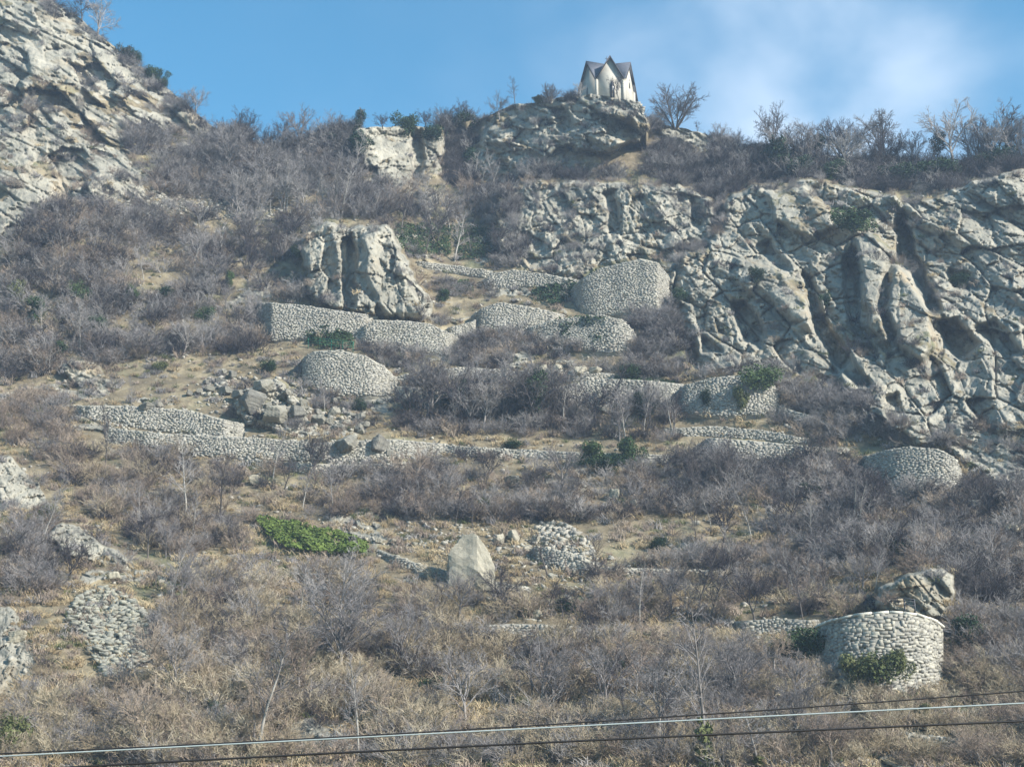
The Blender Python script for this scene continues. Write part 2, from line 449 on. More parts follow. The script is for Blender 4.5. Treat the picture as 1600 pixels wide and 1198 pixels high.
# name, outline, (foot row, slope of the face in m per row), offset, relief, direction of the joints in degrees, cell size (along, across)
CLIFFS = [
    ("left", [(-620, -420), (77, -40), (116, 0), (150, 40), (200, 78), (240, 112), (290, 150), (330, 185), (362, 225), (320, 216), (270, 205), (235, 205), (200, 208), (205, 240), (222, 275), (226, 308), (190, 306), (150, 300), (130, 318), (70, 322), (30, 372), (-60, 380), (-620, 420)], 320, 0.074, 0.0, 1.3, -42, (17.0, 5.6)),
    ("ridge_block", [(556, 190), (620, 190), (690, 196), (692, 235), (668, 262), (652, 292), (590, 282), (566, 262), (560, 220)], 285, 0.03, -1.5, 0.8, 12, (4.6, 3.4)),
    ("chapel_crag", [(722, 262), (738, 228), (776, 165), (850, 145), (900, 138), (1000, 142), (1012, 178), (1004, 226), (960, 236), (900, 228), (868, 232), (846, 262), (790, 290), (752, 296)], 285, 0.04, -3.0, 1.55, -38, (6.0, 2.8)),
    ("ridge_shoulder", [(1018, 196), (1060, 192), (1112, 206), (1120, 236), (1080, 240), (1040, 222)], 240, 0.045, -0.5, 0.8, -30, (4, 2)),
    ("middle", [(772, 390), (780, 300), (840, 282), (920, 288), (1000, 282), (1060, 292), (1112, 308), (1114, 372), (1040, 404), (960, 424), (890, 434), (815, 420)], 430, 0.055, -1.2, 1.35, -74, (5.4, 2.8)),
    ("right", [(1034, 416), (1096, 384), (1128, 350), (1138, 308), (1206, 284), (1290, 288), (1400, 300), (1410, 318), (1480, 296), (1600, 266), (1760, 250), (2220, 230), (2220, 740), (1640, 712), (1540, 690), (1430, 694), (1384, 664), (1330, 628), (1280, 598), (1222, 576), (1160, 588), (1098, 584), (1064, 546), (1046, 480)], 640, 0.060, -1.0, 1.9, -79, (8.0, 4.6)),
    ("outcrop", [(468, 400), (478, 360), (512, 346), (548, 362), (604, 346), (632, 388), (652, 440), (672, 482), (664, 504), (600, 498), (540, 486), (488, 464)], 498, 0.030, -2.6, 1.2, -78, (7.0, 3.0)),
    ("outcrop", [(128, 300), (150, 272), (196, 278), (222, 296), (218, 312), (150, 314)], 312, 0.02, -1.0, 0.5, -40, (2.2, 1.2)),
    ("outcrop", [(-60, 700), (20, 716), (62, 752), (72, 790), (20, 800), (-60, 820)], 800, 0.05, -0.6, 0.6, -45, (3, 1.3)),
    ("outcrop", [(76, 840), (100, 818), (140, 832), (176, 858), (208, 884), (200, 900), (150, 880), (100, 866)], 890, 0.04, -0.4, 0.5, -40, (2.4, 1.1)),
    ("outcrop", [(-60, 940), (14, 952), (40, 990), (60, 1040), (40, 1082), (-60, 1110)], 1090, 0.05, -0.5, 0.6, -50, (2.5, 1.2)),
    ("outcrop", [(452, 1136), (490, 1124), (540, 1150), (560, 1176), (470, 1180)], 1180, 0.03, -0.3, 0.4, -30, (2.0, 0.9)),
    ("outcrop", [(1372, 950), (1384, 916), (1408, 896), (1452, 884), (1486, 898), (1494, 932), (1480, 962), (1440, 968), (1390, 962)], 965, 0.012, -2.0, 0.95, -82, (3.2, 1.7)),
    ("outcrop", [(1470, 690), (1540, 676), (1600, 672), (1700, 680), (1660, 760), (1600, 752), (1560, 770), (1532, 740)], 760, 0.05, -0.8, 0.8, -40, (3, 1.4)),
    ("outcrop", [(100, 570), (130, 560), (164, 572), (186, 600), (160, 614), (120, 600)], 610, 0.03, -0.6, 0.5, -30, (1.8, 1.0)),
    ("outcrop", [(362, 636), (384, 606), (420, 596), (452, 612), (486, 640), (460, 672), (390, 668)], 668, 0.02, -1.6, 1.05, -35, (3.2, 1.6)),
]
SOIL = {"left": 0.9, "chapel_crag": 0.85, "right": 0.55, "middle": 0.55, "ridge_shoulder": 0.8}      # earth and grass lodged on ledges
FINE = {"left": 0.6, "right": 0.9}
SLABS = [[(1394, 414), (1424, 420), (1446, 460), (1462, 545), (1440, 570), (1404, 540), (1384, 480)], [(1198, 300), (1256, 292), (1294, 330), (1300, 356), (1262, 372), (1212, 344)],
         [(1340, 372), (1372, 366), (1382, 400), (1374, 470), (1384, 540), (1366, 520), (1350, 440)], [(30, 40), (70, 70), (120, 110), (110, 120), (60, 90), (20, 50)], [(140, 120), (190, 160), (214, 180), (200, 190), (150, 150)],
         [(566, 372), (590, 362), (590, 440), (600, 480), (580, 470)], [(584, 215), (640, 222), (640, 250), (590, 250)], [(1150, 400), (1220, 420), (1262, 470), (1276, 520), (1230, 480), (1160, 430)], [(1306, 590), (1330, 560), (1356, 580), (1362, 610), (1320, 612)]]
LEAN = {"chapel_crag": -0.042, "ridge_block": 0.0, "right": 0.0}        # faces turned aside
for ci, (cn, poly, yref, slope, off, amp, ang, cell) in enumerate(CLIFFS):
    raw = inpoly(WX, WY, poly).astype(float)
    if not raw.any(): continue
    rr = np.flatnonzero(raw.any(1)); cc = np.flatnonzero(raw.any(0))
    sl = (slice(max(rr[0] - 8, 0), rr[-1] + 9), slice(max(cc[0] - 8, 0), cc[-1] + 9))
    raw = raw[sl]
    msk = blur(raw, 1 if amp < 0.95 else 2)
    x0, x1 = min(p[0] for p in poly), max(p[0] for p in poly)
    xr = np.clip(xs[sl[1]], max(x0, -600), min(x1, 2200))
    # depth of the foot of the face, column by column
    foot = base_depth(yref) * np.ones_like(xr)
    for (sx, sy, amt, rx, ry) in SPURS:
        foot += amt * np.exp(-((xr - sx) / rx) ** 2 - ((yref - sy) / ry) ** 2)
    Dc = foot[None, :] + off + (0.022 + 1.15 * slope) * (yref - PY[sl])
    Dc = Dc + LEAN.get(cn, 0.0) * (PX[sl] - (x0 + x1) / 2)
    a = R(ang); ca, sa = math.cos(a), math.sin(a)
    u = (XW[sl] * ca + ZW[sl] * sa); v = (-XW[sl] * sa + ZW[sl] * ca)
    wu = u + 0.5 * fbm(u / 4, v / 4, 61 + ci, 3); wv = v + 0.3 * fbm(u / 4, v / 4, 71 + ci, 3)
    g = min(1.0, 0.55 + 0.3 * amp)
    f1, j1 = facet(wu, wv, cell[0], cell[1], ca, sa, 100 + ci * 31, 0.62 * g, 0.30 * g, 0.16)
    f2, j2 = facet(wu + 3, wv + 1, cell[0] / 2.4, cell[1] / 2.1, ca, sa, 500 + ci * 31, 0.75 * g, 0.32 * g, 0.15)
    f3, j3 = facet(wu + 5, wv + 2, cell[0] / 6.0, cell[1] / 4.6, ca, sa, 900 + ci * 31, 0.85 * g, 0.35 * g, 0.15)
    f4, j4 = facet(wu + 5, wv + 2, cell[0] / 13.0, cell[1] / 8.5, ca, sa, 1300 + ci * 31, 0.8 * g, 0.35 * g, 0.12)
    rel = f1 + f2 + FINE.get(cn, 1.0) * (f3 + f4)
    rel -= amp * (0.50 * (1 - sstep(0, 0.09, j1)) + 0.25 * (1 - sstep(0, 0.10, j2)) + 0.09 * (1 - sstep(0, 0.13, j3)))
    def saw(w, per, seed):
        q = w / per + 0.45 * fbm(u / (per * 2.2), v / (per * 2.2), seed, 3); k = np.floor(q); t = q - k
        A0 = 0.35 + 0.65 * h2(k, np.floor(u / (per * 3.1) + 7 * h2(k, k * 0, seed + 1)), seed + 2)
        return A0 * np.where(t < 0.12, t / 0.12, 1 - (t - 0.12) / 0.88)
    rel += amp * (1.25 * saw(v, cell[1] * 2.3, 200 + ci) + 0.30 * saw(v, cell[1] * 0.8, 240 + ci) - 0.8)
    rel += amp * (1.3 * fbm(u / 13, v / 9, 41 + ci, 3) )
    for sp in SLABS:                                       # big smooth slabs among the broken rock
        if inpoly(np.array([sum(q[0] for q in sp) / len(sp)]), np.array([sum(q[1] for q in sp) / len(sp)]), poly)[0]:
            sm = blur(inpoly(PX[sl] + (WX[sl] - PX[sl]) * 0.4, PY[sl] + (WY[sl] - PY[sl]) * 0.4, sp).astype(float), 2)
            rel = rel * (1 - 0.62 * sm)
    D[sl] = D[sl] * (1 - msk) + (Dc - rel) * msk
    soilp = SOIL.get(cn, 0.0) * sstep(0.08, 0.34, fbm(u / 5.5, v / 2.6, 81 + ci, 4, 0.6))
    rock[sl] = np.maximum(rock[sl], msk * (1 - soilp))
    REG[sl][raw > 0.5] = ci + 1

# chimneys, gullies and overhang shadows (+ back) and single pillars and slabs (- forward)
FEAT = [
    ([(534, 372), (552, 366), (560, 400), (556, 440), (562, 482), (540, 484), (536, 440)], 3.4, 1),
    ([(646, 205), (660, 200), (664, 250), (652, 286), (642, 280)], 2.6, 1),
    ([(692, 196), (766, 180), (742, 226), (728, 262), (716, 292), (690, 280)], 5.0, 5),
    ([(112, 98), (130, 104), (146, 138), (122, 134)], 2.0, 1),
    ([(1396, 342), (1412, 330), (1430, 392), (1452, 436), (1470, 486), (1452, 492), (1424, 440), (1404, 410)], 5.5, 2),
    ([(1254, 420), (1268, 436), (1290, 500), (1330, 560), (1362, 604), (1340, 606), (1300, 560), (1268, 500)], 3.6, 2),
    ([(1146, 470), (1166, 470), (1196, 520), (1188, 546), (1160, 530)], 3.0, 2),
    ([(1068, 534), (1086, 528), (1092, 560), (1074, 572)], 2.4, 1),
    ([(1096, 524), (1112, 530), (1128, 548), (1100, 552)], 1.8, 1),
    ([(1316, 400), (1336, 384), (1346, 430), (1342, 500), (1372, 560), (1352, 556), (1322, 500)], 3.2, 2),
    ([(1462, 500), (1496, 500), (1530, 540), (1500, 560), (1476, 540)], 3.2, 2),
    ([(1516, 510), (1560, 500), (1592, 552), (1570, 560), (1536, 530)], 2.6, 2),
    ([(1480, 420), (1520, 428), (1530, 452), (1490, 450)], 2.0, 2),
    ([(1380, 620), (1404, 612), (1410, 660), (1390, 672)], 2.2, 2),
    ([(1178, 380), (1204, 376), (1236, 420), (1216, 424)], 2.2, 2),
    ([(1336, 372), (1372, 366), (1386, 400), (1374, 470), (1384, 540), (1362, 520), (1346, 440)], -3.0, 2),
    ([(1394, 414), (1424, 420), (1446, 460), (1460, 540), (1440, 566), (1404, 540), (1384, 480)], -3.4, 3),
    ([(1198, 300), (1256, 292), (1294, 330), (1300, 356), (1262, 372), (1212, 344)], -2.4, 2),
    ([(566, 372), (600, 352), (622, 390), (640, 440), (660, 490), (600, 494), (574, 440)], -1.6, 3),
    ([(1150, 400), (1220, 420), (1262, 470), (1276, 520), (1210, 480), (1150, 440)], -2.2, 3),
    ([(1306, 590), (1330, 560), (1356, 580), (1362, 610), (1320, 612)], -1.6, 2),
    ([(944, 300), (960, 296), (972, 360), (956, 372)], 1.6, 1),
    ([(1076, 300), (1098, 306), (1096, 360), (1080, 352)], 1.4, 1),
    ([(960, 178), (990, 190), (1000, 226), (960, 216), (930, 190)], 2.2, 2),
    ([(860, 166), (882, 170), (900, 200), (880, 206)], 1.6, 2),
]
for poly, amt, bl in FEAT:
    D += 1.35 * amt * blur(inpoly(PX + (WX - PX) * 0.5, PY + (WY - PY) * 0.5, poly).astype(float), bl)

# no deep overhangs: going up a face it may lean out only a little
D_raw = D.copy()
for r in range(1, NR):
    lim = D[r - 1] - 0.12 * np.abs(PY[r] - PY[r - 1])
    D[r] = np.where(rock[r] > 0.3, np.maximum(D[r], lim), D[r])
D = 0.25 * D + 0.75 * D_raw

# low rock ribs breaking through the soil
rib = sstep(0.16, 0.42, fbm(XW / 7.5 + 3, ZW / 4.0, 77, 4, 0.6)) * (1 - rock)
fr, jr = facet(XW * 0.8 - ZW * 0.6, XW * 0.6 + ZW * 0.8, 1.6, 0.9, 0.8, -0.6, 2100, 0.9, 0.5, 0.3)
D -= rib * (0.45 + 1.0 * fr - 0.3 * (1 - sstep(0, 0.15, jr)))
rock = np.maximum(rock, rib * 0.8)

def D_at(px, py, arr=None):
    arr = D if arr is None else arr
    px = np.asarray(px, float); py = np.asarray(py, float)
    ci = np.interp(px, xs, np.arange(len(xs)))
    t = np.clip((py - BOT) / (skyline(px) - BOT), 0, 1) * (NR - 1)
    c0 = np.clip(ci.astype(int), 0, len(xs) - 2); r0 = np.clip(t.astype(int), 0, NR - 2)
    fc, frr = ci - c0, t - r0
    return (arr[r0, c0] * (1 - fc) + arr[r0, c0 + 1] * fc) * (1 - frr) + (arr[r0 + 1, c0] * (1 - fc) + arr[r0 + 1, c0 + 1] * fc) * frr
def surf(px, py): return unproj(px, py, D_at(px, py))
def reg_at(px, py):
    ci = np.rint(np.interp(px, xs, np.arange(len(xs)))).astype(int)
    t = np.rint(np.clip((np.asarray(py) - BOT) / (skyline(px) - BOT), 0, 1) * (NR - 1)).astype(int)
    return REG[t, ci]

# dry-stone retaining walls: top edge, foot, swelling of the plan, label
WALLS = [
    dict(top=[(108, 634), (200, 634), (300, 642), (382, 664)], foot=[(108, 646), (200, 662), (300, 674), (382, 684)], bulge=0.2, label="long low dry-stone wall along the path under the yellow-brown bank of fallen rocks"),
    dict(top=[(164, 668), (260, 678), (400, 684), (500, 692), (610, 686), (700, 694)], foot=[(164, 690), (260, 702), (400, 712), (500, 716), (610, 712), (700, 708)], bulge=0.3, label="long pale dry-stone terrace wall below the heap of dark boulders"),
    dict(top=[(700, 696), (800, 702), (900, 706), (1056, 712)], foot=[(700, 708), (800, 712), (900, 716), (1056, 720)], bulge=0.0, label="thin low stone wall edging the path below the ivy-grown trees"),
    dict(top=[(404, 472), (470, 477), (540, 487), (590, 494)], foot=[(412, 530), (470, 524), (540, 516), (590, 514)], bulge=0.4, label="broad rubble terrace wall at the foot of the split rock tower"),
    dict(top=[(552, 520), (586, 500), (640, 502), (672, 506), (716, 528)], foot=[(552, 528), (586, 534), (640, 542), (672, 548), (716, 552)], bulge=0.6, label="stone wall with grassy crest sloping down beside the split rock tower"),
    dict(top=[(474, 560), (490, 549), (530, 547), (570, 556), (600, 572), (618, 590)], foot=[(474, 594), (490, 604), (530, 612), (570, 614), (600, 612), (618, 606)], bulge=2.2, bastion=True, label="rounded stone bastion below the patch of dark green ivy and netting"),
    dict(top=[(736, 494), (758, 480), (782, 473), (830, 480), (882, 492)], foot=[(736, 508), (758, 518), (782, 520), (830, 510), (882, 502)], bulge=0.6, label="white humped stone wall in the middle of the upper terraces"),
    dict(top=[(826, 512), (866, 500), (940, 492), (974, 501), (990, 518), (994, 530)], foot=[(826, 524), (866, 532), (940, 546), (974, 546), (990, 542), (994, 540)], bulge=2.0, bastion=True, label="rounded stone bastion half hidden by ivy, crowning the upper terraces"),
    dict(top=[(700, 512), (720, 508), (745, 500)], foot=[(700, 524), (720, 524), (745, 520)], bulge=0.0, label="short stone wall linking the grassy-crested wall to the white humped wall"),
    dict(top=[(596, 596), (660, 578), (730, 574), (800, 580), (870, 578), (960, 584)], foot=[(596, 604), (660, 590), (730, 588), (800, 592), (870, 590), (960, 592)], bulge=0.0, label="low broken stone ledge running above the long terrace wall"),
    dict(top=[(400, 718), (470, 724), (560, 726), (640, 722)], foot=[(400, 726), (470, 734), (560, 736), (640, 730)], bulge=0.0, label="sunken rubble edging below the long pale terrace wall"),
    dict(top=[(1216, 634), (1260, 648), (1300, 664)], foot=[(1216, 644), (1260, 658), (1300, 672)], bulge=0.0, label="short stone edging sloping down from the cliff-foot bastion"),
    dict(top=[(892, 456), (906, 438), (940, 419), (1000, 405), (1026, 410), (1044, 432)], foot=[(892, 470), (906, 484), (940, 488), (1000, 490), (1026, 490), (1044, 488)], bulge=0.3, label="large curved stone wall in shade between the two cliffs"),
    dict(top=[(744, 444), (770, 428), (800, 422), (850, 428), (904, 438)], foot=[(744, 450), (770, 448), (800, 446), (850, 444), (904, 446)], bulge=0.3, label="low stone wall under the fluted middle cliff"),
    dict(top=[(652, 408), (700, 414), (770, 424)], foot=[(652, 414), (700, 422), (770, 432)], bulge=0.0, label="narrow stone ledge wall below the green hollow"),
    dict(top=[(618, 604), (700, 606), (780, 610), (860, 606), (940, 592), (1000, 594), (1066, 600)], foot=[(618, 628), (700, 630), (780, 636), (860, 634), (940, 626), (1000, 626), (1066, 632)], bulge=0.4, label="long stone terrace wall behind the row of thin bare trees"),
    dict(top=[(1064, 604), (1110, 591), (1160, 586), (1196, 592), (1212, 606), (1216, 620)], foot=[(1064, 640), (1110, 644), (1160, 646), (1196, 642), (1212, 636), (1216, 632)], bulge=1.8, bastion=True, label="rounded stone bastion at the foot of the right cliff beside a green bush"),
    dict(top=[(1040, 670), (1110, 666), (1190, 672), (1264, 686)], foot=[(1040, 678), (1110, 676), (1190, 682), (1264, 692)], bulge=0.0, label="upper of two pale stone walls below the right-hand bastion and reeds"),
    dict(top=[(1090, 694), (1112, 684), (1190, 690), (1290, 700)], foot=[(1090, 708), (1112, 716), (1190, 714), (1290, 710)], bulge=0.4, label="lower of two pale stone walls below the right-hand bastion and reeds"),
    dict(top=[(1350, 714), (1390, 702), (1420, 698), (1466, 702), (1490, 714), (1500, 736)], foot=[(1350, 744), (1390, 764), (1420, 770), (1466, 772), (1490, 770), (1500, 766)], bulge=2.0, bastion=True, label="round stone bastion half hidden in grey scrub under the right cliff"),
    dict(top=[(828, 856), (850, 854), (900, 866), (936, 882)], foot=[(828, 866), (850, 878), (900, 892), (936, 892)], bulge=0.3, label="pale broken stone wall with fallen rubble near the big boulder"),
    dict(top=[(936, 886), (1040, 889), (1150, 892)], foot=[(936, 894), (1040, 896), (1150, 898)], bulge=0.0, label="thin line of stone edging the brown terrace right of the rubble"),
    dict(top=[(590, 858), (660, 882), (730, 900), (830, 918)], foot=[(590, 868), (660, 894), (730, 912), (830, 926)], bulge=0.0, label="low slanting stone wall passing under the big boulder"),
    dict(top=[(724, 980), (800, 974), (906, 978)], foot=[(724, 996), (800, 994), (906, 992)], bulge=0.0, label="faint low stone wall half buried in tan scrub"),
    dict(top=[(1150, 970), (1220, 966), (1280, 970)], foot=[(1150, 984), (1220, 988), (1280, 992)], bulge=0.0, label="short low wall running into the great round bastion"),
    dict(top=[(1400, 1144), (1470, 1150), (1540, 1160)], foot=[(1400, 1152), (1470, 1160), (1540, 1170)], bulge=0.0, label="low stone edging in the brown grass beneath the great bastion"),
    dict(top=[(1280, 980), (1300, 971), (1338, 962), (1391, 957), (1430, 961), (1456, 970), (1470, 980)], foot=[(1280, 1030), (1300, 1060), (1338, 1072), (1391, 1076), (1430, 1072), (1456, 1066), (1478, 1052)], bulge=3.0, bastion=True, big=True, label="great round dry-stone bastion with pale coping beneath the rock knob"),
]
D_pre = D.copy()
for w in WALLS:
    tx, ty = np.array(w["top"]).T; fx, fy = np.array(w["foot"]).T
    xa, xb = tx[0], tx[-1]
    X = np.arange(xa, xb + 0.5, 1.0)
    T = np.interp(X, tx, ty) + 0.7 * fbm(X / 9, X * 0, 33, 3); Fo = np.interp(X, fx, fy)
    Df = D_at(X, Fo, D_pre)
    k = 25 if len(X) > 60 else 9
    Dw = np.convolve(np.pad(Df, k, mode='edge'), np.ones(2 * k + 1) / (2 * k + 1), 'valid')
    s = np.clip((X - xa) / (xb - xa) * 2 - 1, -1, 1)
    prof = np.sqrt(np.clip(1 - np.abs(s) ** (3.0 if w.get("bastion") else 2.0), 0, 1))
    Dw = Dw - 0.5 - w["bulge"] * (prof - (0.4 if w.get("bastion") else 0))
    if not w.get("bastion"):          # ends run back into the bank
        e = np.clip(np.minimum(X - xa, xb - X) / (0.12 * (xb - xa)), 0, 1)
        Dw = Dw + (1 - e) * np.clip(D_at(X, (T + Fo) / 2, D_pre) - Dw, 0, 3)
    w.update(X=X, T=T, F=Fo, Dw=Dw)
    cols = (xs >= xa) & (xs <= xb)
    Tc = np.interp(xs, X, T); Fc = np.interp(xs, X, Fo); Dc = np.interp(xs, X, Dw)
    reg = cols[None, :] & (PY >= Tc[None, :] + 0.5) & (PY <= Fc[None, :] + 1)
    batter = 0.02 * (Fc[None, :] - PY)
    D = np.where(reg, Dc[None, :] + 0.35 + batter, D)
    apron = cols[None, :] & (PY > Fc[None, :] + 1) & (PY < Fc[None, :] + 70)
    D = np.where(apron, np.minimum(D, Dc[None, :] + 0.30 - 0.035 * (PY - Fc[None, :])), D)      # earth banked against the foot
    # the bench behind the crest lies level, so it stays out of sight
    bench = cols[None, :] & (PY < Tc[None, :] + 0.5) & (PY > Tc[None, :] - 7)
    rock = np.where(reg, 0.7, np.where(bench, rock * 0.4, rock))
    REG = np.where(reg, 0, REG)

VT = unproj(PX, PY, D)                                          # (rows, columns, 3)
# the far side of the ridge and the toe of the slope, so that the hill is a body
back = []
for (dy, dz) in ((2.5, -0.4), (8, -3.0), (25, -9.0), (70, -22.0), (200, -70.0)):
    b = VT[-1].copy(); b[:, 0] *= 1 + dy / 260; b[:, 1] += dy; b[:, 2] += dz; back.append(b)
toe = VT[0].copy(); toe[:, 1] -= 16; toe[:, 2] = -1.5; toe[:, 0] *= 0.9
ALLV = np.concatenate([toe[None], VT, np.array(back)], 0)
nr, nc = ALLV.shape[:2]
ridx = np.arange(nr * nc).reshape(nr, nc)
quads = np.stack([ridx[:-1, :-1], ridx[:-1, 1:], ridx[1:, 1:], ridx[1:, :-1]], -1).reshape(-1, 4)
regf = np.zeros((nr - 1, nc - 1), int); regf[1:NR, :] = REG[:-1, :-1]; regf = regf.ravel()
rockA = np.zeros((nr, nc)); rockA[1:NR + 1] = rock; rockA[NR + 1:] = rock[-1] * 0.5; rockA = rockA.ravel()
ALLV = ALLV.reshape(-1, 3)
def sub_mesh(name, sel):
    q = quads[sel]; ids, inv = np.unique(q, return_inverse=True)
    m = np_mesh_k(name, ALLV[ids], inv.reshape(-1, 4), MAT["terrain"], False)
    a = m.attributes.new("rock", 'FLOAT', 'POINT'); a.data.foreach_set("value", rockA[ids].astype(np.float32))
    return link(name, m)
hs = sub_mesh("hillside", regf == 0)
hs.data.polygons.foreach_set("use_smooth", np.ones(len(hs.data.polygons), bool))
tag(hs, "brown scrub-covered terraced hillside", kind="structure")
CL_LABEL = {"left": "tall grey rock face falling from the upper left skyline", "ridge_block": "small square-jointed cliff on the ridge", "chapel_crag": "dark broken crag carrying the chapel",
            "ridge_shoulder": "pale rock shoulder under the big bare tree", "middle": "fluted grey cliff in the middle of the slope", "right": "huge sunlit cliff with gullies and slabs on the right"}
for ci, c in enumerate(CLIFFS):
    sel = regf == ci + 1
    if sel.any():
        o = sub_mesh("cliff" if c[0] != "outcrop" else "rock_outcrop", sel)
        tag(o, CL_LABEL.get(c[0], "bare grey rock outcrop breaking through the slope"), kind="structure")
# valley floor round the viewer, reaching the horizon
g = MB(); g.add([(-4000, -4000, 0), (4000, -4000, 0), (4000, 4000, 0), (-4000, 4000, 0)], [(0, 1, 2, 3)])
tag(g.build("ground", MAT["valley"]), "flat valley floor in front of the hill", kind="structure")

# ------------------------------------------------------------------ dry-stone walls, stone by stone
BOXV = np.array([(-1, -1, -1), (1, -1, -1), (1, 1, -1), (-1, 1, -1), (-1, -1, 1), (1, -1, 1), (1, 1, 1), (-1, 1, 1)], float) * 0.5
BOXF = np.array([(0, 3, 2, 1), (4, 5, 6, 7), (0, 1, 5, 4), (1, 2, 6, 5), (2, 3, 7, 6), (3, 0, 4, 7)])
def stones_mesh(name, C, S, ang, mat, jit=0.16, spin=None):
    """many jittered blocks in one mesh: centres, sizes (length, depth, height), heading about z, in-plane spin"""
    n = len(C)
    v = BOXV[None] + RNG.uniform(-jit, jit, (n, 8, 3))
    v = v * np.asarray(S)[:, None, :]
    if spin is not None:
        c, s = np.cos(spin)[:, None], np.sin(spin)[:, None]
        v = np.stack([v[..., 0] * c - v[..., 2] * s, v[..., 1], v[..., 0] * s + v[..., 2] * c], -1)
    c, s = np.cos(ang)[:, None], np.sin(ang)[:, None]
    v = np.stack([v[..., 0] * c - v[..., 1] * s, v[..., 0] * s + v[..., 1] * c, v[..., 2]], -1) + np.asarray(C)[:, None, :]
    f = (BOXF[None] + (np.arange(n) * 8)[:, None, None]).reshape(-1, 4)
    return np_mesh_k(name, v.reshape(-1, 3), f, mat)
STONE_PROTO = []
for k in range(14):
    mb = MB(); vv = BOXV + RNG.uniform(-0.09, 0.09, (8, 3)); mb.add(vv, [tuple(f) for f in BOXF])
    STONE_PROTO.append(mb.mesh("stone", MAT["wallstone_obj"]))
for w in WALLS:
    X, T, Fo, Dw = w["X"], w["T"], w["F"], w["Dw"]
    Pf = unproj(X, Fo, Dw); Pt = unproj(X, T, Dw + 0.02 * (Fo - T))
    mid = len(X) // 2
    root = empty("stone_bastion" if w.get("bastion") else "stone_rampart", tuple(Pf[mid]))
    tag(root, w["label"], "wall", "dry-stone retaining walls on the slope")
    org = Pf[mid]
    big = w.get("big")
    # core behind the stones
    st = max(1, len(X) // 60); ids = np.arange(0, len(X), st)
    if ids[-1] != len(X) - 1: ids = np.append(ids, len(X) - 1)
    A = Pf[ids].copy(); A[:, 2] -= 0.8; B = Pt[ids].copy()
    A[:, 1] -= 0.135; B[:, 1] -= 0.135
    A2 = A.copy(); A2[:, 1] += 0.5; B2 = B.copy(); B2[:, 1] += 0.5
    n = len(ids); V = np.concatenate([A, B, B2, A2]) - org
    q = []
    for i in range(n - 1):
        for k in range(4):
            a, b = k * n, ((k + 1) % 4) * n
            q.append((a + i, a + i + 1, b + i + 1, b + i))
    q += [(0, n, 2 * n, 3 * n), (n - 1, 4 * n - 1, 3 * n - 1, 2 * n - 1)]
    link("wall_core", np_mesh_k("wall_core", V, q, MAT["wallcore"]), root)
    # courses
    arc = np.concatenate([[0], np.cumsum(np.linalg.norm(np.diff(Pf[:, :2], axis=0), axis=1))])
    L = arc[-1]
    zf, zt = Pf[:, 2], Pt[:, 2]
    zlo, zhi = zf.min() - 0.3, zt.max()
    ch = 0.22 if big else 0.17
    C, S, A_, SP = [], [], [], []
    z = zlo; row = 0
    while z < zhi:
        hcourse = ch * random.uniform(0.75, 1.3); u = random.uniform(0, 0.4) - 0.3
        while u < L:
            ln = random.uniform(0.3, 1.0) * (0.6 if big else 0.5)
            um = u + ln / 2
            if um > L: break
            b = np.interp(um, arc, zf); t = np.interp(um, arc, zt)
            zc = z + hcourse / 2 + 0.16 * math.sin(um * 1.3 + z) + random.uniform(-0.06, 0.06)
            if b - 0.4 < zc < t - hcourse * 0.25:
                h_ = hcourse * random.choice((0.7, 0.85, 1.0, 1.0, 1.35))
                fr_ = np.clip((zc - b) / max(t - b, 0.3), 0, 1)
                p = np.array([np.interp(um, arc, Pf[:, 0]), np.interp(um, arc, Pf[:, 1]), zc])
                q_ = np.array([np.interp(um, arc, Pt[:, 0]), np.interp(um, arc, Pt[:, 1]), zc])
                p = p * (1 - fr_) + q_ * fr_
                x1_, x2_ = np.interp(um - 0.4, arc, Pf[:, 0]), np.interp(um + 0.4, arc, Pf[:, 0])
                y1_, y2_ = np.interp(um - 0.4, arc, Pf[:, 1]), np.interp(um + 0.4, arc, Pf[:, 1])
                if random.random() > 0.03:
                    C.append(p + (0, random.uniform(-0.022, 0.03), 0)); S.append((ln * 1.02, 0.34, h_ * 1.08))
                    A_.append(math.atan2(y2_ - y1_, x2_ - x1_)); SP.append(random.gauss(0, 0.10))
            u += ln * 1.0
        z += hcourse; row += 1
    C = np.array(C) - org; S = np.array(S); A_ = np.array(A_); SP = np.array(SP)
    if not big:
        o = link("masonry", stones_mesh("masonry", C, S, A_, MAT["wallstone"], 0.11, SP), root); o["kind"] = "stuff"
    else:
        order = np.argsort(-S[:, 0] * S[:, 2])
        for i in order[:300]:
            o = link("stone", STONE_PROTO[random.randrange(len(STONE_PROTO))], root)
            o.location = C[i]; o.scale = S[i]; o.rotation_euler = (0, SP[i], A_[i])
        rest = order[300:]
        if len(rest):
            o = link("masonry", stones_mesh("masonry", C[rest], S[rest], A_[rest], MAT["wallstone"], 0.13, SP[rest]), root); o["kind"] = "stuff"
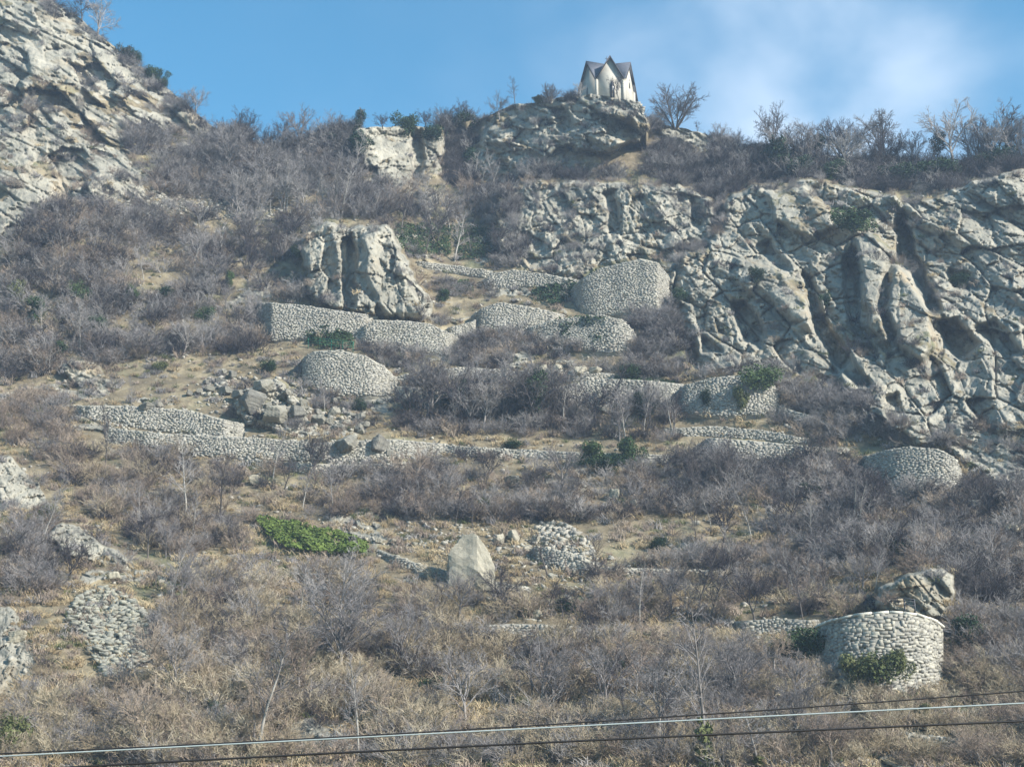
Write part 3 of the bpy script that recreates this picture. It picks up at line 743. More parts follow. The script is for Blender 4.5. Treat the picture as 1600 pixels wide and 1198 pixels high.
    if big:
        # pale coping slabs along the crest
        u = 0.2
        while u < L - 0.4:
            ln = random.uniform(0.8, 1.3); um = min(u + ln / 2, L)
            p = Vector((np.interp(um, arc, Pt[:, 0]), np.interp(um, arc, Pt[:, 1]), np.interp(um, arc, Pt[:, 2]))) - Vector(org)
            a, b = max(um - ln / 2, 0), min(um + ln / 2, L)
            d = [np.interp(b, arc, Pt[:, k]) - np.interp(a, arc, Pt[:, k]) for k in range(3)]
            mb = MB(); mb.box((0, 0, 0), ln * 0.97, 0.62, 0.17, 0, j=0.02)
            o = link("coping_slab", mb.mesh("coping_slab", MAT["coping"]), root)
            o.location = p + Vector((0, 0.12, 0.05)); o.rotation_euler = (0, -math.atan2(d[2], math.hypot(d[0], d[1])), math.atan2(d[1], d[0]))
            u += ln

# ------------------------------------------------------------------ the chapel
DCH = float(D_at(948, 156)) + 2.2
def build_chapel():
    mpx = float(np.linalg.norm(unproj(960, 130, DCH) - unproj(950, 130, DCH))) / 10      # metres per picture pixel there
    zpt = lambda py: float(unproj(955, py, DCH)[2])
    z0, ze, zp = zpt(160), zpt(123), zpt(89.5)
    base = unproj(952, 158, DCH)
    side = 42.5 * mpx
    apo = side * math.sqrt(3) / 2
    root = empty("chapel", (float(base[0]), float(base[1]) + apo, z0 - 0.6))
    tag(root, "small cream chapel with pointed gables and slate roof standing on the crag", "chapel")
    O = Vector((float(base[0]), float(base[1]) + apo, z0 - 0.6))
    he, hp, ha = ze - O.z, zp - O.z, zp - O.z + 0.75
    rot0 = R(3)
    body = []                                             # six gabled sides; -y is towards the valley
    walls = MB()
    apex = Vector((0, 0, ha))
    def pt(k, s, z, push=0.0):
        a = rot0 + k * R(60) - R(90)
        nrm = Vector((math.cos(a), math.sin(a), 0)); tng = Vector((-nrm.y, nrm.x, 0))
        return nrm * (apo + push) + tng * (s * side / 2) + Vector((0, 0, z))
    for k in range(6):
        lo_l, lo_r = he, he
        ext_l = ext_r = 1.0
        if k == 5: lo_l, ext_l = he * 0.16, 3.2           # towards the left: the roof sweeps down almost to the rock
        if k == 1: lo_r, ext_r = he * 0.52, 1.35
        w_ = MB()
        poly = [pt(k, -ext_l, 0), pt(k, ext_r, 0), pt(k, ext_r, lo_r)]
        if k == 1: poly.append(pt(k, 0.75, he + (hp - he) * 0.22))
        poly.append(pt(k, 0, hp))
        if k == 5: poly += [pt(k, -0.72, he + (hp - he) * 0.25), pt(k, -1.2, he * 0.74), pt(k, -2.0, he * 0.42)]
        poly.append(pt(k, -ext_l, lo_l))
        nrm = (pt(k, 0, 0, 1) - pt(k, 0, 0))
        w_.prism(poly, -nrm * 0.35)
        wall = w_.build("wall", MAT["plaster"], root)
        # corner pier
        c = MB(); cc = pt(k, 1.0, 0); c.box((cc.x * 0.99, cc.y * 0.99, he * 0.47), 0.42, 0.42, he * 0.94, rot0 + k * R(60) + R(30))
        c.build("corner_pier", MAT["plaster"], root)
        # two roof planes of this gable, meeting in a ridge that climbs to the apex
        ov = 0.42
        ridge_f, ridge_b = pt(k, 0, hp + 0.16, ov), apex
        for sgn in (-1, 1):
            lowz = (lo_l if sgn < 0 else lo_r); ext = (ext_l if sgn < 0 else ext_r)
            r_ = MB()
            if ext > 1.0:
                mids = [(0.72, he + (hp - he) * 0.25), (1.2, he * 0.74), (2.0, he * 0.42)] if k == 5 else [(0.75, he + (hp - he) * 0.22)]
                chain = [(0, hp)] + mids + [(ext * 1.04, lowz - 0.05)]
                for (sa, za), (sb, zb) in zip(chain[:-1], chain[1:]):
                    bk = 2.6
                    fa, fb = pt(k, sgn * sa, za + 0.16, ov), pt(k, sgn * sb, zb + 0.16, ov)
                    ba, bb = pt(k, sgn * sa, za + 0.16, -bk), pt(k, sgn * sb, zb + 0.16, -bk)
                    q = [fa, fb, bb, ba] if sgn > 0 else [fb, fa, ba, bb]
                    r_.prism([Vector(v) for v in q], Vector((0, 0, -0.14)))
                # the plane up to the apex
                r_.prism([ridge_f, pt(k, sgn * 0.72, he + (hp - he) * 0.25 + 0.18, 0), apex], Vector((0, 0, -0.14)))
            else:
                ef = pt(k, sgn * 1.03, lowz + 0.05, ov * 0.9); ec = pt(k, sgn * 1.0, lowz + 0.16, 0)
                q = [ridge_f, ef, ec, apex]
                r_.prism(q, Vector((0, 0, -0.13)))
            roof = r_.build("roof_plane", MAT["slate"], root)
            b_ = MB()                                       # dark barge board under the verge
            ch = ([(0, hp)] + (mids if ext > 1 else []) + [(ext * (1.03 if ext == 1 else 1.04), lowz)])
            for (sa, za), (sb, zb) in zip(ch[:-1], ch[1:]):
                p1, p2 = pt(k, sgn * sa, za + 0.05, ov + 0.02), pt(k, sgn * sb, zb + 0.05, ov + 0.02)
                b_.prism([p1, p2, p2 - Vector((0, 0, 0.36)), p1 - Vector((0, 0, 0.36))], (pt(k, 0, 0, -0.06) - pt(k, 0, 0)))
            b_.build("barge_board", MAT["roof_edge"], roof)
        # pointed window with stone surround
        if k in (5, 0, 1, 2, 4):
            s0 = 0.15 if k == 0 else (-0.15 if k == 5 else 0.12)
            ww = 0.17 if k == 0 else 0.10
            zb, zs, zt_ = he * 0.30, he * 0.72, he * 0.93
            if k == 1: zb, zs, zt_ = he * 0.9, he * 1.12, he * 1.25
            def arch(g, push):
                return [pt(k, s0 - ww - g, zb - g * 1.5, push), pt(k, s0 + ww + g, zb - g * 1.5, push), pt(k, s0 + ww + g, zs, push), pt(k, s0 + ww * 0.6 + g * 0.6, zs + (zt_ - zs) * 0.6, push), pt(k, s0, zt_ + g * 2, push),
                        pt(k, s0 - ww * 0.6 - g * 0.6, zs + (zt_ - zs) * 0.6, push), pt(k, s0 - ww - g, zs, push)]
            win = MB(); win.prism(arch(0.05, 0.03), -nrm * 0.08); wo = win.build("window", MAT["window_stone"], root)
            gl = MB(); gl.prism(arch(0, 0.045), -nrm * 0.05); gl.build("pane", MAT["glass"], wo)
            mu = MB(); mu.prism([pt(k, s0 - 0.012, zb, 0.06), pt(k, s0 + 0.012, zb, 0.06), pt(k, s0 + 0.012, zt_ - 0.1, 0.06), pt(k, s0 - 0.012, zt_ - 0.1, 0.06)], -nrm * 0.03)
            mu.build("mullion", MAT["window_stone"], wo)
    cr = MB(); cr.box((0, 0, ha + 0.65), 0.07, 0.07, 1.5); cr.box((0, 0, ha + 1.0), 0.55, 0.06, 0.07)
    cr.build("cross", MAT["iron"], root)
    # plinth bedded in the rock
    pl = MB(); ring = [pt(k, 1.0, 0, 0.22) for k in range(6)]
    pl.prism([p + Vector((0, 0, 0.35)) for p in ring], Vector((0, 0, -2.4)))
    pl.build("plinth", MAT["wallstone_obj"], root)
    # masonry corner under the right-hand side
    st = empty("stone_footing", tuple(unproj(992, 172, DCH - 0.5)))
    tag(st, "stepped masonry footing under the right corner of the chapel", "wall")
    so = Vector(unproj(992, 172, DCH - 0.5))
    C, S, A_ = [], [], []
    for r in range(9):
        zz = -1.6 + r * 0.36; wd = 3.0 - r * 0.12
        u = 0
        while u < wd:
            ln = random.uniform(0.35, 0.8)
            C.append((-1.3 + u + ln / 2, 0.25 * u + random.uniform(-0.05, 0.05), zz)); S.append((ln * 0.95, 0.6, 0.34)); A_.append(0.24); u += ln
    o = link("masonry", stones_mesh("masonry", np.array(C), np.array(S), np.array(A_), MAT["wallstone"], 0.12), st); o["kind"] = "stuff"
    return root
build_chapel()

# ------------------------------------------------------------------ boulders, scree and loose stones
def boulder_mesh(name, seed, mat, sub=4):
    import bmesh
    bm = bmesh.new(); bmesh.ops.create_icosphere(bm, subdivisions=sub, radius=1.0)
    rs = np.random.default_rng(seed)
    N = np.concatenate([rs.normal(size=(8, 3)), np.array([(1, .1, 0), (-1, 0, .15), (.1, -1, .1), (0, 1, 0), (.1, -.1, 1), (0, 0, -1)]) + rs.normal(0, .18, (6, 3))]); N /= np.linalg.norm(N, axis=1)[:, None]
    dd = np.concatenate([rs.uniform(0.5, 0.85, 8), rs.uniform(0.5, 0.72, 6)])
    for v in bm.verts:
        p = np.array(v.co); k = 1.0
        pr = N @ p
        for a, b in zip(pr, dd):
            if a > 1e-3: k = min(k, b / a)
        p = p * k
        p += 0.018 * np.sin(p[[1, 2, 0]] * 13 + seed) + 0.012 * np.sin(p[[2, 0, 1]] * 31 + 2 * seed)
        v.co = p
    m = bpy.data.meshes.new(name); bm.to_mesh(m); bm.free()
    m.materials.append(mat); return m
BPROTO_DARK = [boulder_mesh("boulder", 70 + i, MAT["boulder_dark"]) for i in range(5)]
BPROTO = [boulder_mesh("boulder", 40 + i, MAT["boulder"]) for i in range(7)]
def place_boulder(px, py, wpx, hpx, label, name="boulder", group=None, proto=None, rz=None):
    P = surf(px, py); d = float(D_at(px, py)); m = d / FPX
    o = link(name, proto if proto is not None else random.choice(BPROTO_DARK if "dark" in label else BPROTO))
    o.scale = (wpx * m * 0.62, max(wpx, hpx) * m * 0.55, hpx * m * 0.66)
    o.location = P + np.array([0, -0.15 * wpx * m, hpx * m * 0.30]); o.rotation_euler = (random.uniform(-.3, .3), random.uniform(-.3, .3), random.uniform(0, 6.3) if rz is None else rz)
    if group: label = ("large " if wpx > 24 else "middling " if wpx > 15 else "small ") + ("upright " if hpx > 0.85 * wpx else "flat " if hpx < 0.6 * wpx else "") + label.replace("small ", "")
    tag(o, label, "rock", group); return o
def big_boulder_mesh():
    import bmesh
    bm = bmesh.new()
    for p in [(-1, -.6, -.5), (1.05, -.75, -.5), (1, .6, -.4), (-1, .6, -.4), (1.0, -.55, .55), (-1.1, -.3, .85), (-.95, .5, .9), (-.5, -.15, 1.72), (.1, -.35, 1.78), (.6, -.2, 1.35), (.25, .5, 1.65), (-.6, .4, 1.5), (.95, .45, .75), (.2, -.95, .2)]:
        bm.verts.new(p)
    bmesh.ops.convex_hull(bm, input=bm.verts)
    bmesh.ops.triangulate(bm, faces=bm.faces)
    bmesh.ops.subdivide_edges(bm, edges=bm.edges, cuts=7, use_grid_fill=True)
    for v in bm.verts:
        p = np.array(v.co)
        k = 0.06 * math.sin(p[0] * 5 + p[2] * 3) * math.sin(p[1] * 7 + 1) + 0.035 * math.sin(p[0] * 15 + p[1] * 9) * math.sin(p[2] * 17 - p[1] * 6)
        v.co = v.co * (1 + k * 0.8)
    m = bpy.data.meshes.new("boulder"); bm.to_mesh(m); bm.free(); m.materials.append(MAT["boulder"]); return m
bb = place_boulder(735, 906, 66, 62, "huge pale angular boulder with mossy dark top beside the slanting wall", proto=big_boulder_mesh(), rz=0.15)
_m = float(D_at(735, 900)) / FPX
bb.scale = (34 * _m, 34 * _m, 37 * _m); bb.rotation_euler = (0.05, 0.06, 0.15); bb.location = surf(735, 906) + np.array([0, -0.5, 0.1])
HEAP = [(392, 640, 50, 40), (430, 660, 46, 34), (410, 612, 40, 26), (372, 622, 26, 18), (354, 616, 22, 16), (466, 652, 24, 22), (476, 638, 20, 20), (500, 664, 34, 16), (455, 632, 18, 14), (540, 665, 22, 12),
        (330, 612, 18, 12), (312, 616, 16, 12), (230, 640, 26, 13), (246, 636, 20, 12), (296, 618, 14, 9), (515, 662, 18, 12), (569, 668, 18, 12), (350, 600, 13, 9), (322, 600, 12, 9)]
for (x, y, a, b) in HEAP:
    place_boulder(x, y, a, b, "angular dark boulder in the rock heap above the long pale wall", group="boulders in the rock heap")
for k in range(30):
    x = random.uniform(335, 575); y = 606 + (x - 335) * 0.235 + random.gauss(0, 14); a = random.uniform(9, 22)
    place_boulder(x, y, a, a * random.uniform(.5, .95), "angular dark boulder in the rock heap above the long pale wall", group="boulders in the rock heap")
for (x, y, a, b, lb) in [(540, 704, 46, 28, "dark hollow-sided boulder leaning against the long pale terrace wall"), (592, 706, 34, 30, "dark angular boulder wedged at the end of the long pale terrace wall"), (608, 712, 18, 14, "small black boulder beside the dark angular one at the wall end")]:
    place_boulder(x, y, a, b, lb)
for (x, y, a, b) in [(592, 848, 13, 11), (614, 850, 14, 11), (648, 852, 12, 7), (570, 845, 11, 8), (780, 850, 22, 18), (802, 846, 20, 22), (824, 862, 16, 12), (836, 846, 16, 14), (862, 905, 16, 12), (898, 898, 14, 9), (928, 935, 10, 8), (936, 955, 9, 8)]:
    place_boulder(x, y, a, b, "small loose stone on the ochre bank by the broken wall", group="loose stones on the ochre bank")
for (x, y, a, b) in [(845, 582, 22, 16), (872, 580, 20, 14), (905, 586, 30, 16), (930, 584, 24, 14), (790, 582, 20, 9), (890, 572, 16, 12)]:
    place_boulder(x, y, a, b, "pale boulder on the bank above the long terrace wall", group="pale boulders above the terrace wall")
for (x, y, a, b) in [(1520, 806, 34, 30), (1575, 836, 30, 22), (1552, 834, 18, 14)]:
    place_boulder(x, y, a, b, "pale boulder in the grey scrub under the half hidden round bastion", group="pale boulders under the half hidden bastion")
for (x, y, a, b) in [(960, 780, 24, 20), (990, 794, 18, 16), (800, 760, 26, 26), (1370, 812, 12, 10), (398, 756, 22, 16), (1310, 812, 10, 9), (665, 970, 22, 20), (840, 965, 20, 16), (180, 905, 20, 16), (28, 1000, 26, 22), (68, 1015, 16, 12)]:
    place_boulder(x, y, a, b, "lone grey boulder in the brown scrub", group="lone boulders in the scrub")

def scatter_stones(name, label, poly, n, size, mat, flat=0.6, lift=0.25, layers=1):
    xa, xb = min(p[0] for p in poly), max(p[0] for p in poly); ya, yb = min(p[1] for p in poly), max(p[1] for p in poly)
    px = RNG.uniform(xa, xb, n * 4); py = RNG.uniform(ya, yb, n * 4)
    ok = inpoly(px, py, poly) & (py > skyline(px) + 4)
    px, py = px[ok][:n], py[ok][:n]
    P = surf(px, py)
    s = size[0] + (size[1] - size[0]) * RNG.random(len(px)) ** 2.2
    P[:, 2] += s * 0.1; P[:, 1] -= s * lift * RNG.random(len(px)) * layers
    S = np.stack([s * RNG.uniform(0.7, 1.4, len(s)), s * RNG.uniform(0.7, 1.2, len(s)), s * flat * RNG.uniform(0.7, 1.3, len(s))], -1)
    m = stones_mesh(name, P, S, RNG.uniform(0, 6.3, len(s)), mat, 0.2, RNG.normal(0, 0.5, len(s)))
    return tag(link(name, m), label, kind="stuff")
scatter_stones("scree", "grey scree fan of angular stones", [(104, 960), (128, 932), (166, 918), (200, 930), (232, 962), (252, 998), (240, 1030), (206, 1044), (168, 1058), (146, 1020)], 3000, (0.14, 0.55), MAT["scree"], 0.38, 1.2, 1.0)
scatter_stones("rubble", "fallen wall stones below the broken wall", [(836, 820), (870, 812), (905, 830), (930, 860), (936, 884), (850, 858)], 420, (0.15, 0.55), MAT["rubble"])
scatter_stones("rubble", "rubble strewn over the upper path", [(196, 316), (240, 290), (300, 300), (400, 318), (480, 338), (478, 352), (380, 342), (240, 346)], 700, (0.15, 0.6), MAT["rubble"])
scatter_stones("rubble", "stones fallen along the foot of the long walls", [(160, 640), (400, 680), (700, 700), (640, 730), (420, 726), (180, 700)], 600, (0.12, 0.5), MAT["rubble"])
scatter_stones("rubble", "stones among the rock heap", [(320, 590), (440, 590), (560, 650), (570, 676), (420, 672), (300, 632)], 500, (0.12, 0.6), MAT["rubble"])
scatter_stones("rubble", "stones scattered over the ochre bank", [(560, 820), (700, 815), (840, 830), (880, 870), (940, 960), (860, 930), (760, 880), (600, 860)], 500, (0.1, 0.4), MAT["rubble"])
scatter_stones("loose_stones", "small stones scattered over the slope", [(0, 300), (1600, 240), (1600, 1198), (0, 1198)], 5200, (0.08, 0.42), MAT["rubble"])

# ------------------------------------------------------------------ plants: generators
class Plant:
    """collects tapering limbs (tubes) and fine twigs (slivers) as arrays"""
    def __init__(s, seed): s.r = random.Random(seed); s.limb, s.twig = [], []
    def path(s, p, d, length, r0, r1, nseg, wander, up):
        pts = [p.copy()]; 
        for i in range(nseg):
            d = (d + Vector((s.r.gauss(0, wander), s.r.gauss(0, wander), s.r.gauss(0, wander) + up))).normalized()
            p = p + d * (length / nseg); pts.append(p.copy())
        rr = [r0 + (r1 - r0) * i / nseg for i in range(nseg + 1)]
        return pts, rr, d
    def side_dir(s, d, ang):
        a = d.orthogonal().normalized(); b = d.cross(a); t = s.r.uniform(0, 6.283)
        return (d * math.cos(ang) + (a * math.cos(t) + b * math.sin(t)) * math.sin(ang)).normalized()
    def branch(s, p, d, length, r0, level, spec):
        n, seg, ang, ratio, wander, up = spec[level]
        pts, rr, dd = s.path(p, d, length, r0, r0 * 0.4, seg, wander, up)
        if r0 > 0.018: s.limb.append((pts, rr))
        else:
            for i in range(len(pts) - 1): s.twig.append((pts[i], pts[i + 1], rr[i], rr[i + 1]))
        if level + 1 < len(spec):
            for k in range(n):
                f = 0.25 + 0.75 * (k + s.r.random()) / n
                i = min(int(f * seg), seg - 1); q = pts[i].lerp(pts[i + 1], f * seg - i)
                ld = (pts[i + 1] - pts[i]).normalized()
                s.branch(q, s.side_dir(ld, ang * s.r.uniform(0.6, 1.25)), length * ratio * s.r.uniform(0.6, 1.15) * (1.15 - 0.5 * f), max(rr[i] * 0.62, 0.006), level + 1, spec)
def tubes(limbs, sides=5):
    mb = MB()
    for pts, rr in limbs: mb.tube(pts, rr, sides, cap=False)
    return np.array(mb.v, float).reshape(-1, 3), mb.f
def slivers(tw, fat=1.0):
    """three-sided tapering twigs"""
    if not tw: return np.zeros((0, 3)), np.zeros((0, 4), int)
    A = np.array([t[0] for t in tw]); B = np.array([t[1] for t in tw]); ra = np.array([t[2] for t in tw]) * fat; rb = np.array([t[3] for t in tw]) * fat
    d = B - A; d /= np.linalg.norm(d, axis=1)[:, None] + 1e-9
    h = np.where(np.abs(d[:, 2:3]) > 0.9, np.array([[1.0, 0, 0]]), np.array([[0, 0, 1.0]]))
    a = np.cross(d, h); a /= np.linalg.norm(a, axis=1)[:, None] + 1e-9; b = np.cross(d, a)
    V = []
    for (P, r) in ((A, ra), (B, rb)):
        for k in range(3):
            t = 2.0944 * k; V.append(P + (a * math.cos(t) + b * math.sin(t)) * r[:, None])
    V = np.stack(V, 1); n = len(tw)
    F = np.array([(0, 1, 4, 3), (1, 2, 5, 4), (2, 0, 3, 5)])
    return V.reshape(-1, 3), (F[None] + (np.arange(n) * 6)[:, None, None]).reshape(-1, 4)
def mesh_from(name, parts, mats, smooth=True):
    V, flat, sizes, mi, off = [], [], [], [], 0
    for (v, f, k) in parts:
        if len(v) == 0: continue
        V.append(np.asarray(v)); f = [tuple(q) for q in f]
        for q in f: flat.extend(i + off for i in q); sizes.append(len(q)); mi.append(k)
        off += len(v)
    m = np_mesh(name, np.concatenate(V), flat, sizes, mats, smooth)
    m.polygons.foreach_set("material_index", np.array(mi, np.int32))
    return m
def leaf_cloud(rs, blobs, n, size, squash=1.0):
    """small bent leaf faces through the outer part of a cluster of lobes"""
    V, F = [], []
    wts = np.array([b[3] ** 2 for b in blobs]); wts = wts / wts.sum()
    idx = rs.choice(len(blobs), n, p=wts)
    C = np.array([b[:3] for b in blobs])[idx]; Rr = np.array([b[3] for b in blobs])[idx]
    dirv = rs.normal(size=(n, 3)); dirv /= np.linalg.norm(dirv, axis=1)[:, None]
    P = C + dirv * (Rr * (0.55 + 0.45 * rs.random(n) ** 0.6) * (1 + 0.16 * rs.normal(size=n)))[:, None] * np.array([1, 1, squash])
    nn = dirv + 0.75 * rs.normal(size=(n, 3)); nn /= np.linalg.norm(nn, axis=1)[:, None]
    t = np.cross(nn, rs.normal(size=(n, 3))); t /= np.linalg.norm(t, axis=1)[:, None]; b = np.cross(nn, t)
    s = size * rs.uniform(0.6, 1.4, n)[:, None]
    V = np.stack([P - t * s, P - b * s * 0.55 + nn * s * 0.2, P + t * s, P + b * s * 0.55 + nn * s * 0.2], 1).reshape(-1, 3)
    F = np.arange(n * 4).reshape(-1, 4)
    return V, F

# --- prototypes: shrubs (one mesh each), trees (trunk + crown)
def shrub_mesh(seed, mat, hgt=2.2, spread=0.75, stems=16, fat=1.0, droop=0.0):
    p = Plant(seed)
    for k in range(stems):
        a = p.r.uniform(0, 6.283); lean = spread * math.sqrt(p.r.random())
        d = Vector((math.cos(a) * lean, math.sin(a) * lean, 1.0)).normalized()
        b = Vector((math.cos(a) * 0.28 * p.r.random(), math.sin(a) * 0.28 * p.r.random(), -0.35))
        p.branch(b, d, hgt * p.r.uniform(0.62, 1.05), 0.026, 0, [(8, 4, 0.75, 0.50, 0.16, 0.02 - droop), (5, 2, 0.7, 0.55, 0.2, 0.02), (0, 1, 0.6, 0.5, 0.2, 0.0)])
    v1, f1 = tubes(p.limb, 3); v2, f2 = slivers(p.twig, fat)
    return mesh_from("bare_shrub", [(v1, f1, 0), (v2, f2, 0)], [mat], False)
SHRUBS = []          # (mesh, colour word)
for i in range(4): SHRUBS.append((shrub_mesh(300 + i, MAT["twig_grey"], 2.2, 0.8 + 0.15 * i, 15, 1.5), "grey"))
for i in range(4): SHRUBS.append((shrub_mesh(320 + i, MAT["twig_brown"], 2.0, 0.9 + 0.1 * i, 15, 1.5), "brown"))
for i in range(4): SHRUBS.append((shrub_mesh(340 + i, MAT["twig_tan"], 2.1, 0.75 + 0.15 * i, 15, 1.5, 0.02), "tan"))
for i in range(3): SHRUBS.append((shrub_mesh(360 + i, MAT["twig_dark"], 2.0, 0.9 + 0.1 * i, 17, 1.6), "dark"))
KIND = {"grey": [0, 1, 2, 3], "brown": [4, 5, 6, 7], "tan": [8, 9, 10, 11], "dark": [12, 13, 14]}

def tree_proto(seed, bark, twig, hgt=8.0, style="slim", ivy=None):
    p = Plant(seed)
    trunk = []
    if style == "slim":
        pts, rr, d = p.path(Vector((0, 0, -0.4)), Vector((p.r.gauss(0, .08), p.r.gauss(0, .08), 1)).normalized(), hgt, 0.13, 0.025, 9, 0.05, 0.03)
        trunk.append((pts, rr))
        for k in range(20):
            f = 0.30 + 0.68 * (k + p.r.random()) / 20; i = min(int(f * 9), 8); q = pts[i].lerp(pts[i + 1], f * 9 - i)
            p.branch(q, p.side_dir(Vector((0, 0, 1)), p.r.uniform(0.5, 1.0)), hgt * 0.30 * (1.25 - 0.8 * f) * p.r.uniform(0.7, 1.2), 0.036, 0, [(6, 4, 0.65, 0.5, 0.14, 0.07), (5, 2, 0.6, 0.55, 0.16, 0.03), (0, 1, 0.5, 0.5, 0.2, 0)])
    elif style == "wide":
        for k in range(8):
            a = k * 2.4 + p.r.uniform(-.3, .3); lean = p.r.uniform(0.1, 0.75)
            pts, rr, d = p.path(Vector((0.12 * math.cos(a), 0.12 * math.sin(a), -0.4)), Vector((math.cos(a) * lean, math.sin(a) * lean, 1)).normalized(), hgt * p.r.uniform(0.7, 0.9), 0.13, 0.03, 8, 0.07, 0.03)
            trunk.append((pts, rr))
            for j in range(13):
                f = 0.22 + 0.76 * (j + p.r.random()) / 13; i = min(int(f * 8), 7); q = pts[i].lerp(pts[i + 1], f * 8 - i)
                p.branch(q, p.side_dir((pts[i + 1] - pts[i]).normalized(), p.r.uniform(0.4, 0.9)), hgt * 0.34 * (1.2 - 0.6 * f) * p.r.uniform(0.7, 1.2), 0.042, 0, [(7, 4, 0.6, 0.5, 0.11, 0.05), (6, 2, 0.6, 0.55, 0.14, 0.03), (0, 1, 0.5, 0.5, 0.2, 0)])
    else:                                                  # round-headed
        pts, rr, d = p.path(Vector((0, 0, -0.4)), Vector((p.r.gauss(0, .1), p.r.gauss(0, .1), 1)).normalized(), hgt * 0.42, 0.16, 0.09, 5, 0.08, 0.02)
        trunk.append((pts, rr))
        for k in range(8):
            i = 2 + p.r.randrange(3); q = pts[i].lerp(pts[i + 1], p.r.random()) if k > 2 else pts[-1]
            a = k * 2.4; dd = Vector((math.cos(a) * p.r.uniform(.4, 1.0), math.sin(a) * p.r.uniform(.4, 1.0), 1)).normalized()
            p.branch(q, dd, hgt * 0.56 * p.r.uniform(0.75, 1.1), 0.062, 0, [(9, 5, 0.7, 0.5, 0.14, 0.03), (7, 3, 0.65, 0.5, 0.15, 0.03), (5, 2, 0.6, 0.55, 0.2, 0), (0, 1, 0.5, 0.5, 0.2, 0)])
    vt, ft = tubes(trunk, 6)
    tm = mesh_from("trunk", [(vt, ft, 0)], [bark])
    parts = []
    v1, f1 = tubes(p.limb, 3); v2, f2 = slivers(p.twig, 1.5)
    parts += [(v1, f1, 0), (v2, f2, 0)]
    cm = mesh_from("crown", parts, [twig], False)
    im = None
    if ivy:
        rs = np.random.default_rng(seed)
        blobs = []
        for (f, dx, dz, r) in ivy:
            q = trunk[0][0]; i = min(int(f * (len(q) - 1)), len(q) - 2); c = q[i].lerp(q[i + 1], f * (len(q) - 1) - i)
            blobs.append((c.x + dx, c.y, c.z + dz, r))
        v, f = leaf_cloud(rs, blobs, 1500, 0.13)
        im = mesh_from("ivy", [(v, f, 0)], [MAT["leaf_dark" if ivy is IVY_A else "leaf_olive"]], False)
    return tm, cm, im
IVY_A = [(0.35, 0, 0, 0.55), (0.5, .2, 0, 0.8), (0.62, -.2, 0, 1.0), (0.75, .3, .1, 1.1), (0.88, -.3, .1, 0.9)]
IVY_B = [(0.02 + 0.030 * i, 0.22 * math.sin(i * 2.1), 0, (0.62 - 0.035 * i) * (0.75 + 0.35 * math.cos(i * 1.7))) for i in range(11)]
TREES = {
    "slim": [tree_proto(400 + i, MAT["bark_pale"], MAT["twig_grey"], 8.0, "slim") for i in range(4)],
    "slimdark": [tree_proto(410 + i, MAT["bark_dark"], MAT["twig_dark"], 8.0, "slim") for i in range(3)],
    "round": [tree_proto(420 + i, MAT["bark_mid"], MAT["twig_grey"], 7.0, "round") for i in range(3)],
    "rounddark": [tree_proto(430 + i, MAT["bark_dark"], MAT["twig_dark"], 7.0, "round") for i in range(2)],
    "roundtan": [tree_proto(440 + i, MAT["bark_mid"], MAT["twig_brown"], 7.0, "round") for i in range(2)],
    "wide": [tree_proto(450 + i, MAT["bark_dark"], MAT["twig_dark"], 8.0, "wide") for i in range(2)],
    "ivy": [tree_proto(460 + i, MAT["bark_mid"], MAT["twig_grey"], 8.0, "slim", IVY_A) for i in range(2)],
    "column": [tree_proto(470 + i, MAT["bark_mid"], MAT["twig_grey"], 8.0, "slim", IVY_B) for i in range(1)],
}
T_H = {"slim": 7.9, "slimdark": 7.9, "round": 6.6, "rounddark": 6.6, "roundtan": 6.6, "wide": 8.4, "ivy": 7.9, "column": 7.9}
T_NAME = {"slim": "bare_tree", "slimdark": "bare_tree", "round": "bare_tree", "rounddark": "bare_tree", "roundtan": "bare_tree", "wide": "bare_tree", "ivy": "ivy_clad_tree", "column": "ivy_clad_tree"}
def plant_tree(px, py, hpx, style, label, group=None, wscale=1.0, lean=0.0):
    P = surf(px, py); m = float(np.linalg.norm(P)) / FPX
    hm = hpx * m / math.cos(PITCH) * 1.0; k = hm / T_H[style]
    tm, cm, im = random.choice(TREES[style])
    root = empty(T_NAME[style], tuple(P), random.uniform(0, 6.3))
    root.scale = (k * wscale, k * wscale, k); root.rotation_euler.x = random.gauss(0, .03); root.rotation_euler.y = lean
    tag(root, label, "tree", group)
    link("trunk", tm, root); link("crown", cm, root)
    if im: link("ivy", im, root)
    return root
def evergreen_mesh(seed, mat, tall=1.0):
    rs = np.random.default_rng(seed)
    blobs = [(rs.normal(0, .55), rs.normal(0, .45), 0.55 * tall + 0.55 * tall * rs.random() * 1.6, rs.uniform(.35, .75)) for _ in range(9)] + [(0, 0, 0.5, 0.8)]
    v, f = leaf_cloud(rs, blobs, 2600, 0.085, 0.95)
    return mesh_from("evergreen_shrub", [(v, f, 0)], [mat], False)
EVER = {c: [evergreen_mesh(500 + 7 * i + len(c), MAT["leaf_" + c], 0.85 + 0.3 * i) for i in range(3)] for c in ("dark", "green", "bright", "olive")}
def plant_evergreen(px, py, wpx, hpx, col, label, group=None, name="evergreen_shrub"):
    P = surf(px, py); m = float(np.linalg.norm(P)) / FPX
    o = link(name, random.choice(EVER[col])); o.location = P + np.array([0, -0.1 * wpx * m, -0.12 * hpx * m])
    o.scale = (wpx * m / 2.5, wpx * m / 2.5, hpx * m / 2.2); o.rotation_euler.z = random.uniform(0, 6.3)
    return tag(o, label, "shrub", group)

